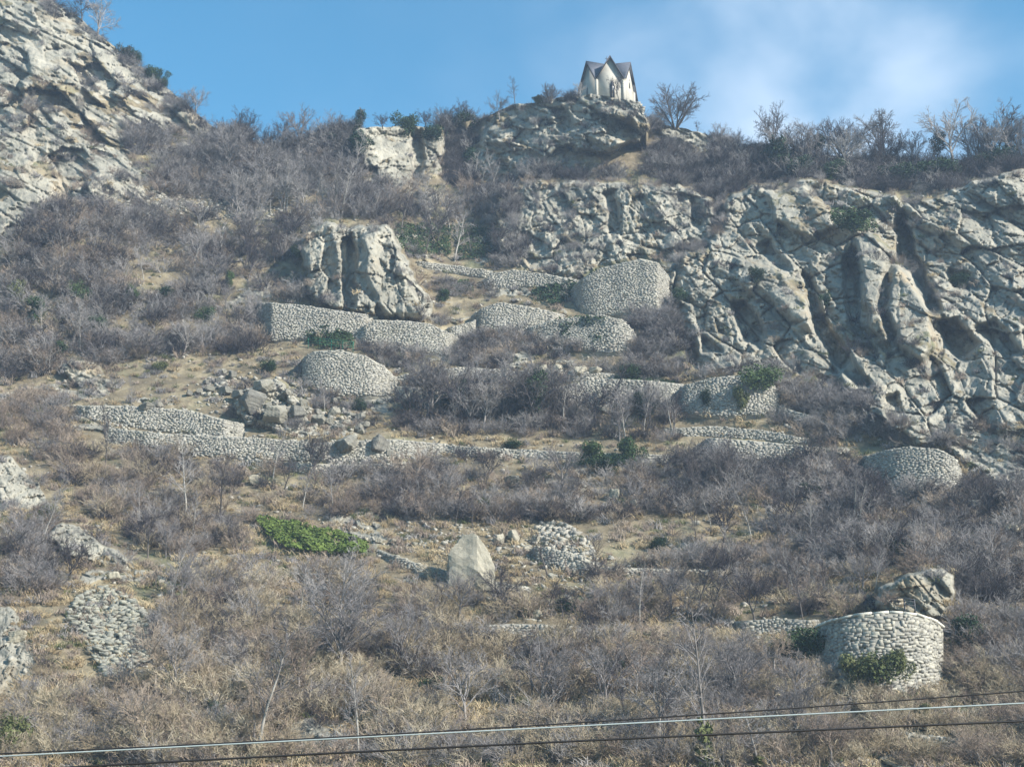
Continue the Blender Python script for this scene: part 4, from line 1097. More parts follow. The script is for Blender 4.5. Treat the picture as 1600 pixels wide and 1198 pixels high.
# ------------------------------------------------------------------ trees that stand out one by one
SK = "bare trees along the skyline"
for (x, y, h, st, ws, lb) in [
    (152, 56, 66, "round", 1.0, "hazy bare tree rooted on the top edge of the left rock face"),
    (128, 32, 44, "rounddark", 1.0, "dark bare tree clinging above the left rock face"),
    (306, 180, 44, "round", 1.0, "round bare tree where the left rock face meets the sky"),
    (290, 168, 30, "round", 1.1, "low bare tree on the rim of the left rock face"),
    (380, 226, 56, "rounddark", 1.25, "dark spreading bare tree in the saddle beside the left rock face"),
    (470, 234, 62, "roundtan", 1.0, "pale feathery bare tree in the saddle"),
    (488, 236, 54, "slim", 1.0, "pale slender bare tree in the saddle next to the feathery one"),
    (556, 212, 48, "ivy", 1.3, "dark ivy-clad tree beside the square-jointed ridge cliff"),
    (600, 206, 26, "rounddark", 1.3, "low dark bare tree on top of the square-jointed ridge cliff"),
    (668, 204, 30, "rounddark", 1.2, "small dark bare tree on the ridge notch"),
    (780, 186, 40, "round", 1.0, "thin grey bare tree on the shoulder of the chapel crag"),
    (806, 168, 46, "slimdark", 0.9, "tall thin dark bare tree on the chapel crag"),
    (860, 160, 34, "wide", 1.0, "small many-stemmed dark tree on the chapel crag"),
    (908, 154, 30, "round", 0.8, "faint small bare tree at the left corner of the chapel"),
    (968, 158, 42, "rounddark", 0.8, "crooked little bare tree in front of the chapel wall"),
    (1055, 200, 78, "wide", 1.12, "large many-stemmed bare tree standing alone beside the chapel"),
    (1090, 212, 26, "slimdark", 1.2, "small leaning bare tree beside the large lone tree"),
    (1126, 226, 34, "round", 1.1, "low hazy bare tree on the descending ridge"),
    (1152, 236, 30, "rounddark", 1.1, "low dark bare tree on the descending ridge"),
    (1276, 256, 52, "ivy", 1.3, "bushy ivy-clad tree next to the round evergreen on the ridge"),
    (1312, 258, 72, "slimdark", 1.2, "tall dark bare tree behind the ridge scrub"),
    (1336, 258, 66, "round", 1.0, "broad grey bare tree behind the ridge scrub"),
    (1366, 260, 70, "slim", 1.2, "thin grey bare tree rising from the ridge scrub"),
    (1400, 264, 56, "rounddark", 1.2, "dark round-headed bare tree on the ridge"),
    (1430, 262, 52, "round", 1.1, "grey round-headed bare tree on the ridge"),
    (1464, 262, 62, "ivy", 1.2, "ivy-clad tree under the tallest ridge tree"),
    (1494, 266, 102, "round", 1.05, "tallest grey bare tree on the right-hand ridge"),
    (1528, 262, 92, "wide", 0.7, "dark forked bare tree on the right-hand ridge"),
    (1552, 262, 86, "slimdark", 1.4, "dark bare tree crowded among the ridge trees"),
    (1578, 258, 88, "round", 1.0, "wide hazy bare tree at the end of the ridge trees"),
    (1604, 256, 86, "wide", 0.8, "leaning dark bare tree at the end of the ridge trees"),
    (536, 1002, 142, "round", 0.95, "large grey bare tree standing alone below the bright green hedge"),
    (836, 668, 92, "ivy", 1.15, "tree with a dark ivy-covered head in front of the long terrace wall"),
    (716, 652, 62, "ivy", 0.9, "slim ivy-covered tree in the row before the terrace wall"),
    (930, 672, 82, "rounddark", 0.9, "dark dense-headed tree in front of the long terrace wall"),
    (1006, 668, 58, "ivy", 1.0, "low ivy-clad tree near the right end of the terrace wall"),
    (650, 768, 74, "roundtan", 1.15, "reddish wide bare tree below the long pale wall"),
    (700, 786, 62, "round", 1.1, "grey wide bare tree beside the reddish one below the wall"),
    (880, 768, 76, "round", 1.2, "full grey bare tree below the thin path wall"),
    (1086, 975, 126, "slimdark", 0.9, "tall dark bare tree with forked crown left of the great bastion"),
    (1108, 978, 112, "slimdark", 1.0, "second tall dark bare tree left of the great bastion"),
    (1180, 972, 92, "rounddark", 0.9, "dark bare tree before the short wall by the great bastion"),
    (1256, 972, 96, "slimdark", 1.0, "thin dark bare tree at the left shoulder of the great bastion"),
    (1000, 978, 92, "slim", 1.0, "pale forked bare tree on the brown terrace"),
    (1342, 872, 52, "wide", 0.9, "small forked bare tree above the great bastion"),
    (1446, 834, 56, "column", 0.7, "dark ivy-wrapped dead trunk above the rock knob"),
    (1528, 806, 76, "rounddark", 1.0, "dark bare tree beside the half hidden round bastion"),
    (1590, 800, 80, "round", 1.0, "grey bare tree right of the half hidden round bastion"),
    (1462, 880, 60, "slim", 0.8, "thin pale bare tree behind the rock knob"),
    (1550, 900, 80, "round", 1.0, "grey bare tree in the scrub right of the rock knob"),
    (290, 806, 112, "slim", 1.0, "pale bare tree below the start of the long pale wall"),
    (344, 806, 96, "slimdark", 1.0, "dark bare tree below the start of the long pale wall"),
    (166, 690, 58, "slimdark", 0.8, "little dark bare tree standing against the left end of the long wall"),
    (250, 664, 56, "slim", 0.8, "thin bare sapling standing on the long low wall"),
    (206, 634, 44, "slim", 0.7, "thin bare sapling on the yellow-brown bank"),
    (508, 652, 60, "slim", 0.8, "thin pale sapling beside the rock heap"),
    (1125, 772, 60, "slim", 1.2, "white forked bare tree in the dense grey scrub"),
    (1230, 830, 74, "rounddark", 1.2, "black twisted tree in the dense grey scrub"),
    (1290, 950, 80, "slimdark", 1.0, "thin dark tree behind the great bastion"),
    (1240, 1110, 96, "round", 1.0, "grey tangled tree below the great bastion's left side"),
    (1150, 1100, 110, "round", 1.1, "pale grey tangled tree below the short wall"),
    (880, 966, 60, "rounddark", 1.0, "dark bushy tree on the slope under the slanting wall"),
    (470, 960, 80, "slim", 1.0, "thin pale tree beside the large lone grey tree"),
    (240, 1100, 120, "roundtan", 1.0, "brown tangled tree rising beside the grey scree"),
    (400, 1190, 200, "slim", 0.9, "tall pale trunk in the foreground thicket under the hedge"),
    (560, 1190, 150, "slim", 0.8, "pale straight trunk in the foreground thicket behind the cables"),
    (1108, 1196, 235, "column", 0.8, "tall pale ivy-footed trunk crossing behind the cables"),
    (1190, 1206, 92, "column", 1.6, "stubby ivy-covered trunk behind the lowest cable"),
    (1040, 1200, 110, "slimdark", 1.0, "dark twisted tree at the foot of the slope"),
    (1300, 1200, 90, "roundtan", 1.0, "brown twiggy tree at the foot of the slope"),
    (880, 800, 60, "round", 1.0, "grey bushy tree on the slope above the broken wall"),
    (100, 916, 70, "rounddark", 1.0, "dark leaning bushy tree beside the pale rock rib"),
    (36, 880, 80, "round", 1.0, "grey bushy tree at the left end of the slope"),
]:
    plant_tree(x, y, h, st, lb, SK if y < 270 else None, ws)
OPEN = [(445, 1120, 572, 1198), (100, 915, 256, 1085), (70, 812, 216, 915), (400, 812, 590, 892), (690, 830, 800, 925), (815, 815, 945, 905), (-20, 700, 80, 815), (-20, 940, 66, 1110), (335, 590, 620, 722), (1290, 1060, 1490, 1092), (590, 818, 700, 880), (556, 205, 700, 305), (735, 160, 1005, 268)]
def in_open(x, y):
    r = np.zeros(np.shape(x), bool)
    for (a, b, c, d) in OPEN: r |= (x > a) & (x < c) & (y > b) & (y < d)
    return r
STYLE_W = {"slim": "slender pale-stemmed", "slimdark": "slender dark", "round": "round-headed grey", "rounddark": "round-headed dark", "roundtan": "round-headed brown", "wide": "many-stemmed dark"}
def rows(n, xa, xb, ya, yb, ha, hb, styles, place, group, ws=1.0):
    k = 0; tries = 0
    while k < n and tries < n * 20:
        tries += 1
        x = random.uniform(xa, xb); y = random.uniform(ya, yb)
        if y < skyline(x) + 8 or reg_at(x, y) > 0 or in_open(x, y): continue
        h_ = random.uniform(ha, hb); st = random.choice(styles); f_ = (h_ - ha) / (hb - ha)
        plant_tree(x, y, h_, st, ("tall " if f_ > .66 else "middling " if f_ > .33 else "short ") + STYLE_W[st] + " bare tree " + place, group, ws * random.uniform(0.8, 1.15)); k += 1
rows(16, 1200, 1600, 250, 272, 50, 96, ["round", "slimdark", "rounddark", "wide"], "in the crowded belt along the right-hand ridge", "trees of the ridge belt")
rows(14, 350, 560, 222, 250, 34, 62, ["slim", "round", "slim", "rounddark"], "on the crest of the saddle", "trees on the crest of the saddle")
rows(14, 545, 780, 186, 204, 26, 46, ["rounddark", "round", "slimdark"], "on the crest between the ridge cliff and the chapel crag", "trees on the crest by the ridge cliff")
rows(34, 352, 560, 268, 345, 50, 86, ["slim", "slim", "slim", "round"], "in the hazy wood below the saddle", "wood below the saddle")
rows(10, 560, 700, 312, 352, 30, 50, ["slim", "slim", "round"], "in the wood below the square-jointed ridge cliff", "wood below the ridge cliff")
rows(14, 622, 772, 352, 412, 52, 80, ["slim", "slimdark"], "in the green hollow beside the fluted cliff", "trees in the green hollow")
rows(6, 735, 790, 250, 300, 40, 66, ["slim"], "in the shaded notch under the chapel crag", "trees in the shaded notch")
rows(40, 535, 905, 640, 674, 56, 104, ["slim", "slim", "slimdark", "slimdark", "round", "rounddark"], "in the row before the long terrace wall", "row of thin trees before the terrace wall")
rows(18, 905, 1060, 640, 690, 50, 80, ["round", "slimdark", "slim"], "at the right end of the row before the terrace wall", "trees at the end of the row")
rows(24, 0, 400, 400, 560, 44, 76, ["slim", "round", "slim", "slimdark"], "in the thick scrub left of the rubble terrace wall", "trees in the left scrub")
rows(10, 330, 470, 330, 470, 50, 80, ["slim", "round", "rounddark"], "beside the split rock tower", "trees beside the split rock tower")
rows(30, 1080, 1500, 740, 950, 44, 84, ["round", "slim", "slimdark", "rounddark"], "in the grey scrub between the right-hand walls", "trees between the right-hand walls")
rows(26, 620, 1100, 740, 980, 40, 84, ["round", "slimdark", "rounddark", "slimdark"], "on the brown terraces in the middle of the slope", "trees on the brown terraces")
rows(20, 40, 560, 720, 960, 50, 90, ["slim", "round", "slimdark", "rounddark"], "on the brown slope left of the bright green hedge", "trees on the brown left slope")
rows(22, 180, 1250, 1040, 1196, 80, 150, ["roundtan", "round", "slim", "round", "slimdark"], "in the foreground thicket", "trees in the foreground thicket")

# ------------------------------------------------------------------ evergreens and ivy
for (x, y, w_, h_, c, lb) in [
    (196, 92, 26, 26, "dark", "dark evergreen bush on the rim of the left rock face"), (212, 104, 16, 28, "dark", "narrow dark evergreen on the rim of the left rock face"),
    (240, 124, 30, 24, "dark", "dark evergreen bush lower on the rim of the left rock face"), (254, 136, 22, 20, "dark", "small dark evergreen below the others on the rock rim"),
    (516, 236, 34, 30, "dark", "dark evergreen bush in the saddle beside the ridge cliff"), (635, 206, 40, 36, "dark", "dark round evergreen on the ridge cliff"),
    (730, 204, 44, 38, "dark", "dark evergreen bush on the ridge before the chapel crag"), (1214, 268, 62, 66, "dark", "big round dark evergreen on the right-hand ridge"),
    (846, 162, 30, 12, "olive", "low olive bush on the chapel crag"), (1190, 604, 58, 46, "green", "round green bush behind the bastion at the foot of the right cliff"),
    (1104, 634, 24, 38, "dark", "dark narrow bush before the bastion at the cliff foot"), (1158, 640, 30, 44, "olive", "olive pointed bush before the bastion at the cliff foot"),
    (1372, 1066, 78, 64, "olive", "big olive bush growing against the great round bastion"), (1336, 1070, 44, 56, "olive", "smaller olive bush against the great round bastion"), (1410, 1062, 36, 46, "olive", "upright olive bush against the great round bastion"),
    (1512, 1006, 54, 62, "dark", "dark green bush at the right end of the great bastion"), (28, 476, 34, 52, "olive", "olive ivy-grown bush in the left scrub"), (118, 470, 30, 44, "green", "green ivy-grown bush in the left scrub"),
    (206, 474, 30, 30, "green", "low green bush in the left scrub"), (326, 500, 26, 30, "green", "green bush below the scrub beside the rubble wall"), (358, 446, 20, 24, "green", "small green bush beside the split rock tower"),
    (920, 726, 54, 40, "green", "green bush below the thin path wall"), (986, 724, 44, 42, "green", "second green bush below the thin path wall"), (952, 740, 50, 32, "dark", "dark green bush between the two below the path wall"),
    (1398, 868, 18, 34, "dark", "small dark upright evergreen above the rock knob"), (1416, 866, 16, 24, "dark", "tiny dark evergreen beside the upright one"), (1262, 1040, 60, 60, "dark", "dark green thicket at the left of the great bastion"),
    (1220, 1030, 48, 44, "dark", "dark bush below the short low wall"), (16, 1170, 70, 70, "olive", "olive green bush at the lower left end of the slope"), (70, 820, 40, 30, "olive", "olive bush beside the pale rock rib"),
    (60, 500, 40, 34, "green", "leafy green bush under the two ivy-grown ones in the left scrub"), (150, 520, 34, 28, "dark", "dark leafy bush deep in the left scrub"), (262, 470, 34, 30, "dark", "dark leafy bush in the middle of the left scrub"),
    (700, 640, 26, 30, "dark", "dark leafy bush in the row of thin trees"), (770, 650, 24, 24, "dark", "small dark leafy bush in the row of thin trees"), (1010, 650, 36, 34, "dark", "dark leafy bush at the end of the row of thin trees"),
    (560, 236, 40, 40, "dark", "dark leafy bush at the foot of the square-jointed ridge cliff"), (706, 240, 40, 44, "dark", "dark leafy bush in the shaded notch"), (736, 262, 34, 40, "dark", "second dark leafy bush in the shaded notch"), (680, 216, 34, 30, "dark", "dark leafy bush above the shaded notch"),
    (1250, 276, 50, 40, "dark", "broad dark evergreen beside the big round one on the ridge"), (1300, 282, 44, 34, "dark", "low dark evergreen on the ridge above the cliff"), (1400, 288, 60, 36, "dark", "wide dark evergreen on the rim of the right cliff"), (1470, 284, 54, 34, "dark", "dark evergreen on the rim under the tallest ridge tree"), (1560, 268, 56, 34, "dark", "dark evergreen at the end of the cliff rim"),
    (986, 590, 46, 28, "dark", "dark bush above the right end of the terrace wall"), (1330, 356, 60, 26, "green", "green creeper patch on a ledge of the right cliff"), (800, 700, 36, 16, "dark", "low dark bush by the thin path wall"),
    (880, 955, 34, 30, "dark", "dark evergreen bush under the slanting wall"), (470, 400, 26, 24, "green", "green bush on the flank of the split rock tower"),
]:
    plant_evergreen(x, y, w_, h_, c, lb)
for (x, y, w_, h_, c, near) in [(560, 640, 22, 26, "dark", "at the foot of the rounded bastion"), (640, 640, 26, 22, "green", "among the row of thin trees, beside the slim ivy-covered one"), (1130, 760, 34, 26, "dark", "below the two pale walls"), (1260, 780, 36, 26, "dark", "in the dense grey scrub"),
        (1340, 770, 30, 24, "olive", "beside the half hidden round bastion"), (760, 800, 30, 22, "olive", "on the slope above the ochre bank"), (1030, 860, 26, 22, "dark", "on the brown terrace"), (440, 1060, 40, 34, "olive", "below the lone grey tree"), (680, 1080, 44, 34, "dark", "in the middle of the foreground thicket"),
        (820, 1120, 44, 36, "olive", "low in the foreground thicket"), (330, 1120, 40, 34, "dark", "beside the tall pale trunk"), (960, 1060, 36, 30, "dark", "under the faint low wall"), (1440, 1120, 30, 20, "olive", "in the grass under the great bastion"), (420, 580, 30, 22, "dark", "left of the rounded bastion"), (250, 580, 28, 20, "olive", "above the long low wall"),
        (90, 560, 30, 26, "green", "over the yellow-brown bank"), (690, 470, 24, 20, "green", "beside the white humped wall"), (1060, 470, 26, 30, "dark", "at the edge of the large curved wall"), (1180, 440, 26, 24, "dark", "in a cleft of the right cliff"), (1500, 450, 34, 22, "dark", "on a high ledge of the right cliff"), (1290, 480, 20, 26, "dark", "in the main gully of the right cliff")]:
    plant_evergreen(x, y, w_, h_, c, {"dark": "dark", "green": "green", "olive": "olive"}[c] + " leafy bush " + near)
def ivy_patch(poly, n, col, label, size=0.16, depth=0.7, name="ivy_patch", cat="ivy"):
    xa, xb = min(p[0] for p in poly), max(p[0] for p in poly); ya, yb = min(p[1] for p in poly), max(p[1] for p in poly)
    px = RNG.uniform(xa, xb, n * 3); py = RNG.uniform(ya, yb, n * 3)
    ok = inpoly(px + 4 * fbm(px / 8, py / 8, 3, 3), py + 4 * fbm(px / 8, py / 8, 4, 3), poly); px, py = px[ok][:n], py[ok][:n]
    P = surf(px, py); k = len(px)
    lump = 0.4 + 0.6 * vnoise(P[:, 0] / 0.9, P[:, 2] / 0.8, 8)
    P[:, 1] -= depth * lump * (0.35 + 0.65 * RNG.random(k)); P[:, 2] += depth * 0.35 * lump
    nn = np.array([0.1, -0.6, 0.7]) + 0.6 * RNG.normal(size=(k, 3)); nn /= np.linalg.norm(nn, axis=1)[:, None]
    t = np.cross(nn, RNG.normal(size=(k, 3))); t /= np.linalg.norm(t, axis=1)[:, None]; b = np.cross(nn, t)
    s = size * RNG.uniform(0.6, 1.4, k)[:, None]
    V = np.stack([P - t * s, P - b * s * 0.6 + nn * s * 0.2, P + t * s, P + b * s * 0.6 + nn * s * 0.2], 1)
    org = P.mean(0); org[2] = P[:, 2].min()
    o = link(name, np_mesh_k(name, V.reshape(-1, 3) - org, np.arange(k * 4).reshape(-1, 4), MAT["leaf_" + col])); o.location = org
    return tag(o, label, cat)
ivy_patch([(398, 812), (430, 816), (480, 824), (540, 838), (578, 856), (572, 872), (520, 870), (450, 862), (424, 846)], 5200, "bright", "bright green hedge-like thicket on the slope above the lone grey tree", 0.15, 1.3, "green_hedge", "hedge")
ivy_patch([(476, 512), (520, 512), (556, 526), (552, 546), (510, 544), (480, 536)], 1900, "green", "dark green ivy bed between the rubble wall and the rounded bastion", 0.15, 0.6)
ivy_patch([(826, 452), (870, 446), (904, 440), (896, 470), (862, 478), (836, 468)], 1700, "dark", "dark ivy hanging beside the large curved shaded wall")
ivy_patch([(682, 442), (740, 440), (742, 458), (690, 460)], 900, "green", "ivy strip below the narrow stone ledge wall")
ivy_patch([(866, 502), (910, 496), (954, 498), (952, 536), (900, 538), (870, 530)], 1700, "green", "ivy covering the front of the crowning bastion")
ivy_patch([(616, 352), (660, 350), (705, 356), (704, 400), (640, 400), (618, 380)], 3000, "green", "ivy curtain on the left of the green hollow")
ivy_patch([(706, 350), (770, 360), (774, 404), (716, 408)], 2400, "dark", "dark ivy curtain on the right of the green hollow")
ivy_patch([(1296, 330), (1330, 326), (1366, 340), (1372, 362), (1330, 366), (1304, 352)], 1100, "green", "creeper on the upper ledge of the right cliff")
ivy_patch([(950, 590), (1060, 594), (1060, 602), (950, 600)], 700, "green", "green grass strip on top of the long terrace wall", 0.12, 0.3, "grass_strip", "grass")
ivy_patch([(706, 846), (730, 838), (742, 846), (730, 860), (712, 862)], 260, "olive", "moss cushion on top of the huge boulder", 0.08, 0.2, "moss_cushion", "moss")

# ------------------------------------------------------------------ scrub: the largest bushes singly, the rest as one mass
wall_mask_list = [(w["X"][0], w["X"][-1], w["X"], w["T"], w["F"]) for w in WALLS]
def near_wall(px, py):
    """0 far from walls, 1 on a wall face, between on the strip just below it"""
    r = np.zeros(len(px))
    for (xa, xb, X, T, Fo) in wall_mask_list:
        t = np.interp(px, X, T); f = np.interp(px, X, Fo)
        c = (px > xa - 4) & (px < xb + 4)
        r = np.maximum(r, np.where(c & (py > t - 2) & (py < f + 3), 1.0, 0))
        r = np.maximum(r, np.where(c & (py >= f + 3) & (py < f + 26), 0.42, 0))
    return r
# polygon, number of bushes, size range in metres, mix of colours
ZONES = [
    ([(195, 205), (350, 212), (560, 215), (700, 300), (780, 300), (770, 345), (480, 345), (230, 300)], 210, (1.8, 3.4), "grey*5 brown dark"),
    ([(690, 190), (772, 176), (740, 290), (690, 290)], 110, (1.5, 3.0), "dark*6 grey"),  # dark growth; the notch's shade is also put into the twig colour
    ([(500, 215), (560, 205), (570, 270), (500, 280)], 36, (1.5, 3.0), "dark*3 grey*2"),
    ([(545, 200), (700, 196), (700, 206), (545, 212)], 60, (1.2, 2.6), "dark*3 grey*2"),
    ([(0, 300), (230, 318), (480, 350), (480, 480), (400, 560), (240, 560), (0, 600)], 330, (1.5, 3.2), "grey*5 brown*3 dark*3"),
    ([(770, 228), (860, 232), (1010, 226), (1160, 236), (1140, 310), (1000, 284), (850, 280), (780, 296)], 120, (1.3, 2.6), "dark*5 grey*3"),
    ([(1100, 222), (1170, 240), (1300, 250), (1600, 255), (1660, 250), (1600, 278), (1430, 306), (1210, 284), (1140, 310)], 230, (1.5, 3.2), "dark*6 grey*2"),  # mostly dark twigs stand in for shadow and haze along the ridge
    ([(1040, 300), (1130, 300), (1130, 380), (1040, 410)], 34, (1.2, 2.2), "grey*2 dark"),
    ([(540, 540), (760, 530), (1000, 545), (1060, 560), (1060, 690), (540, 676)], 170, (1.0, 2.2), "grey*4 brown*2 dark*3"),
    ([(980, 480), (1040, 500), (1070, 560), (1000, 560)], 34, (1.4, 2.4), "grey*3 dark"),
    ([(640, 440), (760, 450), (900, 500), (880, 540), (700, 530)], 44, (0.9, 1.8), "grey*2 brown"),
    ([(1210, 590), (1330, 630), (1380, 670), (1300, 700), (1210, 660)], 60, (1.2, 2.2), "grey*3 brown"),
    ([(1090, 715), (1360, 720), (1520, 760), (1600, 780), (1600, 950), (1500, 940), (1360, 900), (1200, 830), (1080, 760)], 260, (1.4, 2.8), "grey*5 dark*4 brown*2"),
    ([(600, 715), (1090, 720), (1120, 800), (900, 820), (600, 810)], 150, (1.3, 2.6), "grey*4 brown*3 dark*2"),
    ([(60, 700), (600, 716), (600, 800), (420, 830), (380, 900), (200, 850), (60, 720)], 180, (1.2, 2.4), "brown*5 grey*2 tan*2 dark*2"),
    ([(0, 790), (90, 800), (80, 930), (0, 930)], 30, (1.4, 2.6), "grey*2 dark brown"),
    ([(930, 890), (1360, 830), (1370, 960), (1180, 970), (940, 980)], 110, (1.1, 2.2), "grey*3 brown*4 dark*2 tan"),
    ([(380, 870), (600, 870), (860, 930), (960, 980), (960, 1040), (300, 1040), (260, 960)], 170, (1.1, 2.3), "tan*4 brown*3 grey*2 dark"),
    ([(230, 960), (500, 980), (980, 1010), (1010, 1198), (200, 1198), (180, 1070)], 330, (1.3, 2.6), "tan*6 brown*3 grey*2 dark"),
    ([(960, 1000), (1280, 1000), (1300, 1090), (1300, 1198), (960, 1198)], 150, (1.2, 2.3), "grey*3 tan*3 brown*2"),
    ([(1300, 1075), (1600, 1040), (1640, 1198), (1300, 1198)], 130, (1.0, 2.0), "brown*4 tan*4"),
    ([(1490, 960), (1600, 950), (1640, 1060), (1490, 1060)], 50, (1.2, 2.2), "brown*2 grey*2"),
    ([(0, 1050), (200, 1060), (220, 1198), (0, 1198)], 60, (1.2, 2.2), "tan*4 brown grey*2"),
    ([(0, 600), (110, 600), (110, 720), (0, 700)], 40, (1.2, 2.2), "grey brown*2"),
    ([(30, 20), (300, 180), (220, 280), (0, 300), (0, 60)], 90, (0.7, 1.8), "grey*3 brown*2 dark"),
    ([(1040, 400), (1600, 300), (1600, 690), (1380, 660), (1060, 560)], 54, (0.8, 1.8), "grey*2 dark*2 brown"),
    ([(1320, 600), (1420, 640), (1600, 690), (1530, 720), (1380, 690), (1320, 640)], 60, (1.2, 2.2), "grey*3 dark"),
    ([(780, 160), (1000, 160), (1000, 230), (800, 250)], 36, (0.6, 1.4), "dark*3 grey"),  # dark bushes added so the crag looks shadowed
    ([(690, 185), (780, 158), (905, 146), (905, 166), (790, 182), (700, 212)], 34, (0.8, 1.9), "dark*2 grey*3"),
    ([(70, -5), (180, 70), (350, 205), (340, 225), (160, 80), (60, 10)], 60, (0.9, 2.2), "dark grey*3"),
    ([(345, 205), (560, 205), (560, 240), (345, 236)], 60, (1.8, 3.6), "grey*3 dark*2"),
    ([(1000, 185), (1110, 200), (1210, 238), (1200, 256), (1100, 226), (1010, 204)], 70, (1.2, 2.8), "dark*2 grey*3"),
    ([(780, 300), (900, 284), (1100, 305), (1100, 380), (900, 430), (790, 410)], 60, (0.6, 1.5), "grey*3 dark"),
    ([(768, 300), (800, 290), (830, 420), (776, 420)], 46, (1.0, 2.2), "grey*3 dark*2"),
    ([(1000, 470), (1050, 440), (1070, 520), (1010, 520)], 26, (1.2, 2.2), "grey*3 dark"),
    ([(470, 596), (620, 590), (640, 640), (480, 640)], 34, (0.9, 1.7), "grey*3 dark brown"),
    ([(720, 500), (880, 505), (1000, 546), (860, 560), (720, 540)], 40, (0.8, 1.7), "grey*3 dark brown"),
    ([(-220, 400), (-10, 400), (-10, 1198), (-220, 1198)], 90, (1.5, 2.8), "grey brown*2 tan"),
    ([(1610, 700), (1800, 700), (1800, 1198), (1610, 1198)], 90, (1.5, 2.6), "grey brown tan"),
]
SP = []
for zi, (poly, n, (sa, sb), mix) in enumerate(ZONES):
    kinds = []
    for t in mix.split():
        a, _, b = t.partition("*"); kinds += [a] * int(b or 1)
    xa, xb = min(p[0] for p in poly), max(p[0] for p in poly); ya, yb = min(p[1] for p in poly), max(p[1] for p in poly)
    px = RNG.uniform(xa, xb, n * 24); py = RNG.uniform(ya, yb, n * 24)
    rocky = zi in (24, 25, 27, 28, 29, 32, 33)
    ok = inpoly(px, py, poly) & (py > skyline(px) + 3)
    if not rocky: ok &= (reg_at(px, py) == 0)
    ok &= RNG.random(len(px)) > near_wall(px, py)
    ok &= ~in_open(px, py) | (RNG.random(len(px)) < 0.10)
    ok &= RNG.random(len(px)) < np.clip(0.6 + 1.5 * fbm(px / 55, py / 40, 140 + zi, 3), 0.06, 1)
    n = int(n * 1.5); px, py = px[ok][:n], py[ok][:n]
    for x, y in zip(px, py):
        SP.append((x, y, random.uniform(sa, sb) * 1.12, random.choice(kinds), zi))
# bushes rooted along the rims of the crags
for ci, c in enumerate(CLIFFS):
    poly = c[1]; amp_ = c[5]
    for k in range(len(poly)):
        (x1, y1), (x2, y2) = poly[k], poly[(k + 1) % len(poly)]
        L_ = math.hypot(x2 - x1, y2 - y1)
        for _ in range(int(L_ / (9 if amp_ > 1 else 22))):
            t = random.random(); x = x1 + (x2 - x1) * t + random.gauss(0, 7); y = y1 + (y2 - y1) * t + random.gauss(2, 7)
            if -100 < x < 1700 and y > skyline(x) + 3 and y < 1190 and near_wall(np.array([x]), np.array([y]))[0] < 0.5 and (random.random() < 0.35 or not in_open(x, y)):
                SP.append((x, y, random.uniform(0.7, 1.9), random.choice(["grey", "grey", "dark", "brown"]), 24 if ci == 0 else 26))
sx = np.array([s[0] for s in SP]); sy = np.array([s[1] for s in SP]); sz = np.array([s[2] for s in SP])
PS = surf(sx, sy); dist = np.linalg.norm(PS, axis=1)
vis = (sx > 4) & (sx < 1596) & (sy < 1190)
order = np.argsort(-(sz / dist) * vis)
ZPLACE = ["in the wood below the saddle", "in the shaded notch before the chapel crag", "in the saddle beside the ridge cliff", "on top of the square-jointed ridge cliff", "in the scrub left of the rubble terrace wall",
          "on the slope under the chapel crag", "in the dark belt along the right-hand ridge", "in the cleft between the two great cliffs", "below the rounded bastions of the upper terraces", "beside the foot of the right cliff's left edge",
          "among the upper terrace walls", "under the right cliff beside the cliff-foot bastion", "in the thick scrub around the half hidden bastion", "below the thin path wall", "on the brown slope under the long pale wall",
          "beside the pale rock rib on the left", "on the terrace left of the rock knob", "around the lone grey tree under the green hedge", "in the straw-coloured foreground thicket", "left of and below the great bastion",
          "in the brown grass under the great bastion", "right of the great bastion and rock knob", "below the grey scree", "left of the long walls", "on ledges of the left rock face", "on ledges of the right cliff", "along the foot of the right cliff", "on ledges of the chapel crag", "on the crest left of the chapel", "on the rim of the left rock face", "along the top of the saddle", "on the crest sloping down right of the chapel", "on the fluted middle cliff", "at the left edge of the fluted cliff", "at the right end of the large curved wall", "at the foot of the rounded bastion by the rock heap", "at the foot of the crowning bastion", "beyond the left edge", "beyond the right edge"]
MARKS = [(170, 990, "the grey scree"), (536, 1000, "the lone grey tree"), (735, 890, "the huge pale boulder"), (815, 990, "the faint low wall"), (1108, 1110, "the tall ivy-footed trunk"), (1380, 1080, "the great bastion"), (400, 1170, "the tall pale trunk"), (560, 1190, "the pale straight trunk"),
         (500, 1150, "the low rock outcrop behind the cables"), (500, 850, "the bright green hedge"), (1215, 980, "the short low wall by the bastion"), (240, 1100, "the brown tangled tree by the scree"), (1240, 1110, "the grey tangled tree"), (1470, 1155, "the stone edging in the grass"), (1040, 1198, "the dark twisted tree"), (880, 1190, "the lowest cable's middle"), (1300, 1198, "the brown twiggy tree at the slope foot"), (16, 1170, "the olive bush at the slope foot")]
def mark(x, y): return min(MARKS, key=lambda m: (m[0] - x) ** 2 + (m[1] - y) ** 2)[2]
COLW = {"grey": "grey-purple", "brown": "reddish-brown", "tan": "straw-coloured", "dark": "dense dark"}
SHR_LABEL = {"grey": "leafless grey-purple bush in the hillside scrub", "brown": "leafless reddish-brown bush in the hillside scrub", "tan": "dry straw-coloured leafless bush in the lower thicket", "dark": "dense dark leafless bush in the shaded scrub"}
